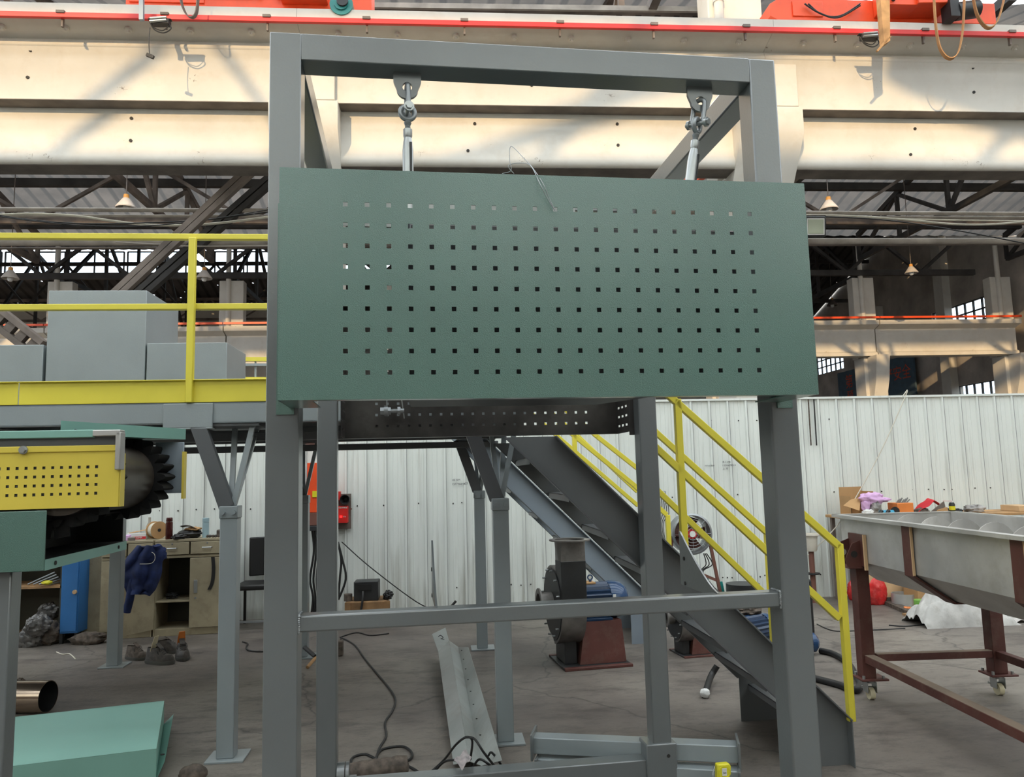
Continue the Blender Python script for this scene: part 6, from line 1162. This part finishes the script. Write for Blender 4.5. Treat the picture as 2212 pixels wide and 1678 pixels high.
# hammer-like tool + dark block by the post
q0, q1 = onZ(665, 1440, .02), onZ(678, 1424, .03); t = thing('hammer', 'hammer with a wooden handle leaning by the platform post', 'hammer', tuple(onZ(672, 1432)))
b = MB(); b.cyl(onZ(664, 1441, .015), onZ(682, 1420, .06), .014, n=12); b.build('handle', 'wood', t); b = MB(); b.cyl(onZ(658, 1398, .12), onZ(681, 1418, .07), .018, n=12); b.build('head', 'black', t)
q = onZ(730, 1418); b = MB(); b.box(q.x-.05, q.x+.04, q.y, q.y+.08, 0, .13); tag(b.build('wood_block', 'leatherb', bevel=.01), 'small dark wooden block on the floor just right of the left rear post', 'block')
# orange tool and hook near wall
q = onZ(860, 1320); b = MB(); b.box(q.x-.12, q.x+.1, q.y-.1, q.y+.02, 0, .09); tag(b.build('orange_toolbox', 'brownpipe', bevel=.01), 'low rusty orange toolbox at the foot of the sheet wall', 'toolbox')
b = MB(); a, c = onY(968, 1318, 8.8), onY(985, 1298, 8.8); b.cyl(a, c, .014, n=8); tag(b.build('black_rod', 'black'), 'short black rod leaning at the foot of the sheet wall', 'rod')
# basin on the wall near right post
p = onY(1757, 1185, 8.6); t = thing('wash_basin', 'small white basin on a pipe stand against the wall, right of the grey post', 'basin', (p.x, 8.6, 0))
b = MB(); zb_, ztp = onY(1757, 1190, 8.6).z, onY(1757, 1152, 8.6).z; b.lathe((p.x-.03, 8.6, zb_), (0, 0, 1), [(0, 0), (.06, .0), (.07, .02), (.08, ztp-zb_-.03), (.11, ztp-zb_-.02), (.11, ztp-zb_), (.09, ztp-zb_), (.06, .05), (0, .04)], 24); b.build('bowl', 'ceramic', t)
b = MB(); b.cyl((p.x-.03, 8.6, 0), (p.x-.03, 8.6, zb_), .03, n=12); b.build('stand', 'brownpipe', t); b = MB(); b.cyl((p.x-.03, 8.6, .55*zb_), (p.x-.03, 8.6, .58*zb_), .08, n=16); b.build('tray', 'blacks', t)
b = MB(); q = onZ(1762, 1370); b.box(q.x-.1, q.x-.0, q.y, q.y+.1, 0, .5); tag(b.build('black_cylinder_case', 'black', bevel=.02), 'tall black case just right of the grey front post', 'case')
# ================================================================== clutter at right
zt = .60; Yt = 8.2
a, c = onY(1850, 1110, Yt), onY(2230, 1125, Yt); zt = onY(1950, 1112, Yt).z-.01
t = thing('work_table', 'work table behind the screw trough, loaded with clutter', 'table', ((a.x+c.x)/2, Yt+.3, 0)); b = MB(); b.box(a.x-.05, c.x+.5, Yt, Yt+.62, zt-.03, zt); b.build('table_top', 'plank', t, bevel=.004)
for x in (a.x, c.x+.4):
    for y in (Yt+.03, Yt+.55): b = MB(); b.beam((x, y, 0), (x, y, zt-.03), .04, .04); b.build('leg', 'steelroof', t)
b = MB(); x0, x1 = onY(1880, 1260, Yt+.02).x, onY(1990, 1260, Yt+.02).x; b.box(x0, x1, Yt+.10, Yt+.14, .08, zt-.04); b.box(x1+.0, x1+.9, Yt+.1, Yt+.14, .08, zt-.04); b.build('front_board', 'ply', t)
def TX(x, v=.1): return onY(x, 1110, Yt+v).x
# cardboard box
x0, x1 = TX(1840, .25), TX(1890, .25); zt2 = onY(1860, 1052, Yt+.25).z; t = thing('cardboard_box', 'open cardboard box standing on the table behind the trough', 'box', ((x0+x1)/2, Yt+.35, zt))
b = MB(); ym = Yt+.25; b.box(x0, x1, ym, ym+.005, zt, zt2-.14); b.box(x0, x1, ym+.25, ym+.255, zt, zt2); b.box(x0, x0+.005, ym, ym+.25, zt, zt2-.1); b.box(x1-.005, x1, ym, ym+.25, zt, zt2-.05); b.box(x0, x1, ym, ym+.25, zt, zt+.004); b.build('carton_body', 'card', t)
b = MB(); b.prism([(x0, ym, zt2-.14), (x0+.12, ym, zt2-.12), (x0+.04, ym-.10, zt2-.26), (x0-.12, ym-.06, zt2-.20)], (0, .004, .003)); b.build('flap', 'card', t)
q = onY(1882, 1078, Yt+.22); b = MB(); b.blob(q, (.13, .08, .07), .4, 2.0, 3, fold=.1); b.blob(q+Vector((-.08, -.02, -.06)), (.05, .04, .08), .3, 2, 5); b.blob(q+Vector((.12, -.02, -.01)), (.09, .04, .025), .3, 2, 8); tag(b.build('pink_cloth', 'pink', sharp=70), 'pale pink cloth draped over the cardboard box', 'cloth')
def clut(name, x, y, r, m, lab, cat, seed=0, v=.15, amp=.35, fold=0.05):
    q = onY(x, y, Yt+v); q.z = max(q.z, zt+r[2]*.8); b = MB(); b.blob(q, r, amp, 2.5, seed, flat=zt, fold=fold); return tag(b.build(name, m, sharp=70), lab, cat)
clut('clear_wrap', 1893, 1098, (.05, .05, .08), 'plastic', 'crumpled clear wrap under the pink cloth', 'wrap', 1)
clut('white_paper', 1876, 1106, (.07, .04, .03), 'paper', 'white paper scrap at the foot of the cardboard box', 'paper', 2)
for x, s_, lab in ((1908, 1, 'turquoise hand tool left of the other, on the table'), (1923, 2, 'turquoise hand tool next to the orange box')):
    q = onY(x, 1103, Yt+.1); t = thing('hand_tool', lab, 'tool', (q.x, q.y, zt)); b = MB(); b.cyl((q.x-.05, q.y, zt+.03), (q.x+.04, q.y+.02, zt+.035), .028, n=16); b.build('body', 'turq', t); b = MB(); b.cyl((q.x-.06, q.y-.01, zt+.01), (q.x-.02, q.y-.01, zt+.06), .02, n=12); b.build('grip', 'blacks', t)
x0, x1 = TX(1940, .1), TX(1975, .1); t = thing('orange_box', 'orange plastic box with tools on the table behind the trough', 'box', ((x0+x1)/2, Yt+.18, zt)); zo = onY(1958, 1086, Yt+.1).z
b = MB(); b.box(x0, x1, Yt+.1, Yt+.3, zt, zo); b.build('box_body', 'orangebox', t, bevel=.006)
b = MB()
for k in range(7): b.beam((x0+.02+.02*k, Yt+.15, zo), (x0+.05+.022*k, Yt+.15, zo+.035+.01*(k % 3)), .012, .01)
tag(b.build('tools_in_box', 'castgrey'), 'metal tools sticking out of the orange box', 'tools')
q = onY(1936, 1100, Yt+.1); b = MB(); b.cyl((q.x-.015, Yt+.1, zt+.05), (q.x+.015, Yt+.14, zt+.05), .045, n=24); tag(b.build('grinding_disc', 'blacks'), 'dark grinding disc left of the orange box', 'disc')
# red cloth wedge and open carton
q = onY(2010, 1090, Yt+.12); b = MB(); b.surf(lambda a, c: (q.x-.17+.33*a, Yt+.1+.12*c, zt+.02+(.17*min(a/.62, 1)-.10*max(0, (a-.62)/.38))*(.75+.25*c)+.012*sin(11*a+5*c)), 20, 8, .004); tag(b.build('red_cloth', 'redcloth', sharp=60), 'bright red cloth spread on the cluttered table', 'cloth')
x0 = TX(2020, .08); t = thing('small_carton', 'small flattened carton under the red cloth', 'carton', (x0+.1, Yt+.1, zt)); b = MB(); b.prism([(x0, Yt+.06, zt), (x0+.15, Yt+.06, zt), (x0+.14, Yt+.06, zt+.075), (x0+.03, Yt+.06, zt+.05)], (0, .1, 0)); b.build('carton_body', 'card', t); b = MB(); b.prism([(x0-.04, Yt+.08, zt+.03), (x0+.12, Yt+.08, zt+.14), (x0+.13, Yt+.08, zt+.08), (x0+.0, Yt+.08, zt+.02)], (0, .02, 0)); b.build('flap', 'steelroof', t)
q = onY(2057, 1100, Yt+.12); t = thing('spray_can', 'black spray can with a yellow label and red straw on the table', 'can', (q.x, q.y, zt)); b = MB(); b.lathe((q.x, q.y, zt), (0, 0, 1), [(0, 0), (.030, 0), (.032, .005), (.032, .105), (.022, .125), (0, .125)], 24); b.build('can_body', 'black', t)
b = MB(); b.lathe((q.x, q.y, zt), (0, 0, 1), [(.0325, .04), (.0328, .04), (.0328, .085), (.0325, .085)], 24); b.build('label', 'tape', t); b = MB(); b.lathe((q.x, q.y, zt), (0, 0, 1), [(.012, .125), (.012, .145), (0, .147)], 16); b.build('nozzle', 'white', t); b = MB(); b.cyl((q.x, q.y-.01, zt+.14), (q.x-.11, q.y-.01, zt+.145), .002, n=6); b.build('straw', 'redcloth', t)
clut('wire_tangle', 2062, 1108, (.09, .04, .03), 'blacks', 'tangle of dark wires right of the spray can', 'wires', 5, amp=.6); clut('blue_bits', 2072, 1108, (.03, .03, .02), 'turq', 'small blue plug among the dark wires', 'plug', 6)
clut('grey_rag', 1990, 1104, (.09, .05, .035), 'leatherb', 'greyish rag on the table in front of the red cloth', 'rag', 7); clut('brown_fitting', 1973, 1106, (.03, .03, .02), 'leatherb', 'small brown fitting right of the orange box', 'fitting', 8)
clut('clear_bag', 2105, 1106, (.12, .07, .05), 'plastic', 'pale clear bag at the right end of the cluttered table', 'bag', 9)
q = onY(2206, 1110, Yt+.1); b = MB(); b.box(q.x-.02, q.x+.2, Yt+.1, Yt+.4, zt, onY(2206, 1092, Yt+.1).z); tag(b.build('plywood_block', 'ply', bevel=.005), 'pale plywood block at the right picture edge above the trough', 'block')
# under the table
def flb(name, x, y, r, m, lab, cat, seed=0, amp=.3, fold=.08, fr=2.5):
    q = onZ(x, y); b = MB(); b.blob((q.x, q.y, r[2]*.75), r, amp, fr, seed, flat=0.0, fold=fold, nu=44, nv=28); return tag(b.build(name, m, sharp=70), lab, cat)
flb('red_bag', 1893, 1305, (.125, .09, .19), 'redbag', 'red plastic bag on the floor behind the front trough leg', 'bag', 2, amp=.10)
flb('red_bag', 1846, 1296, (.07, .06, .13), 'redbag', 'smaller red bag left of the front trough leg', 'bag', 4, amp=.12)
q = onZ(1955, 1310); t = thing('steel_pot', 'brushed steel pot on the floor under the table', 'pot', (q.x, q.y, 0)); b = MB(); b.lathe((q.x, q.y, 0.005), (0, 0, 1), [(0, 0), (.12, 0), (.13, .01), (.13, .14), (.122, .14), (.12, .02), (0, .015)], 36); b.build('bowl', 'stain', t)
q = onZ(1985, 1302); b = MB(); b.blob((q.x, q.y-.08, .20), (.15, .09, .11), .4, 2.5, 3, fold=.08, nu=44, nv=28, flat=0); tag(b.build('foil_bag', 'plastic', sharp=70), 'crumpled grey plastic bag beside the steel pot', 'bag')
flb('orange_scrap', 1938, 1302, (.05, .04, .05), 'orangebox', 'orange plastic scrap left of the steel pot', 'scrap', 3, amp=.5)
q = onZ(1988, 1322); b = MB(); b.cyl((q.x, q.y, 0), (q.x+.0, q.y, .13), .055, n=24); tag(b.build('green_can', 'palegreen', bevel=.004), 'pale green can on the floor in front of the white sack', 'can')
flb('orange_scrap', 1965, 1322, (.05, .04, .03), 'orangebox', 'orange scrap beside the green can', 'scrap', 5, amp=.5)
q = onZ(2000, 1335); b = MB(); b.beam(onZ(1915, 1300, .02), onZ(2010, 1340, .02), .10, .04); tag(b.build('floor_plank', 'leatherb'), 'dark plank lying on the floor under the table', 'plank')
x0 = onZ(2005, 1322); t = thing('large_carton', 'brown carton on the floor behind the white sack', 'carton', (x0.x+.3, x0.y+.2, 0)); b = MB(); b.box(x0.x, x0.x+.75, x0.y+.16, x0.y+.42, 0, .30); b.build('carton_body', 'card', t, bevel=.004)
# white woven sack
q = onZ(2088, 1352); 
def sf(a, c):
    x = -.43+.95*a; h = .34*(sin(pi*min(1, a*1.02+.01))**.5)*(1-.35*a); hh = sin(pi*c); y = -.18+.42*c
    f_ = .05*abs(sin(9*a+5*c+2*noise.noise(Vector((a*3, c*3, 1)))))+.05*noise.noise(Vector((a*6, c*5, 3)))-.05*abs(sin(14*a-9*c))**6
    return Vector((q.x+x, q.y+.12+y, max(.0, h*hh**.6+f_*hh)))
b = MB(); b.surf(sf, 60, 36, .004); t_ = b.build('woven_sack', 'sack', sharp=50); tag(t_, 'large crumpled white woven sack on the floor under the trough', 'sack')
b = MB(); b.surf(lambda a, c: (q.x+.28+.42*a, q.y+.02+.14*c, .02+.05*sin(pi*a)*sin(pi*c)+.012*sin(20*a)), 24, 8, .003); tag(b.build('plastic_sheet', 'plastic', sharp=60), 'thin pale plastic sheet trailing right of the white sack', 'sheet')
hose([(1920, 1350), (1960, 1352), (2010, 1345), (1990, 1335)], .006, 'black', 'black wire loop on the floor left of the sack', 'floor_cable', 'cable')
hose([(1765, 1348), (1800, 1362), (1850, 1362), (1955, 1357)], .005, 'black', 'long thin dark rod-like cable on the floor right of the grey post', 'floor_cable', 'cable')
b = MB(); b.beam(onZ(1968, 1330, .01), onZ(2030, 1335, .01), .06, .02) if False else b.box(*(lambda q: (q.x, q.x+.1, q.y, q.y+.05, 0, .02))(onZ(1955, 1330))); tag(b.build('wood_offcut', 'wood'), 'small wooden offcut on the floor left of the sack', 'offcut')
# hooks on wall: two slots
b = MB(); b.beam(onY(1746, 862, 8.915), onY(1752, 962, 8.915), .014, .008); tag(b.build('wall_strip', 'leatherb'), 'thin brown strip on the sheet wall right of the grey post, left one', 'strip'); b = MB(); b.beam(onY(1758, 862, 8.915), onY(1764, 962, 8.915), .014, .008); tag(b.build('wall_strip', 'black'), 'thin dark strip on the sheet wall right of the grey post, right one', 'strip')
# clean-up of helper properties
for o in SC.objects:
    if '_o' in o: del o['_o']
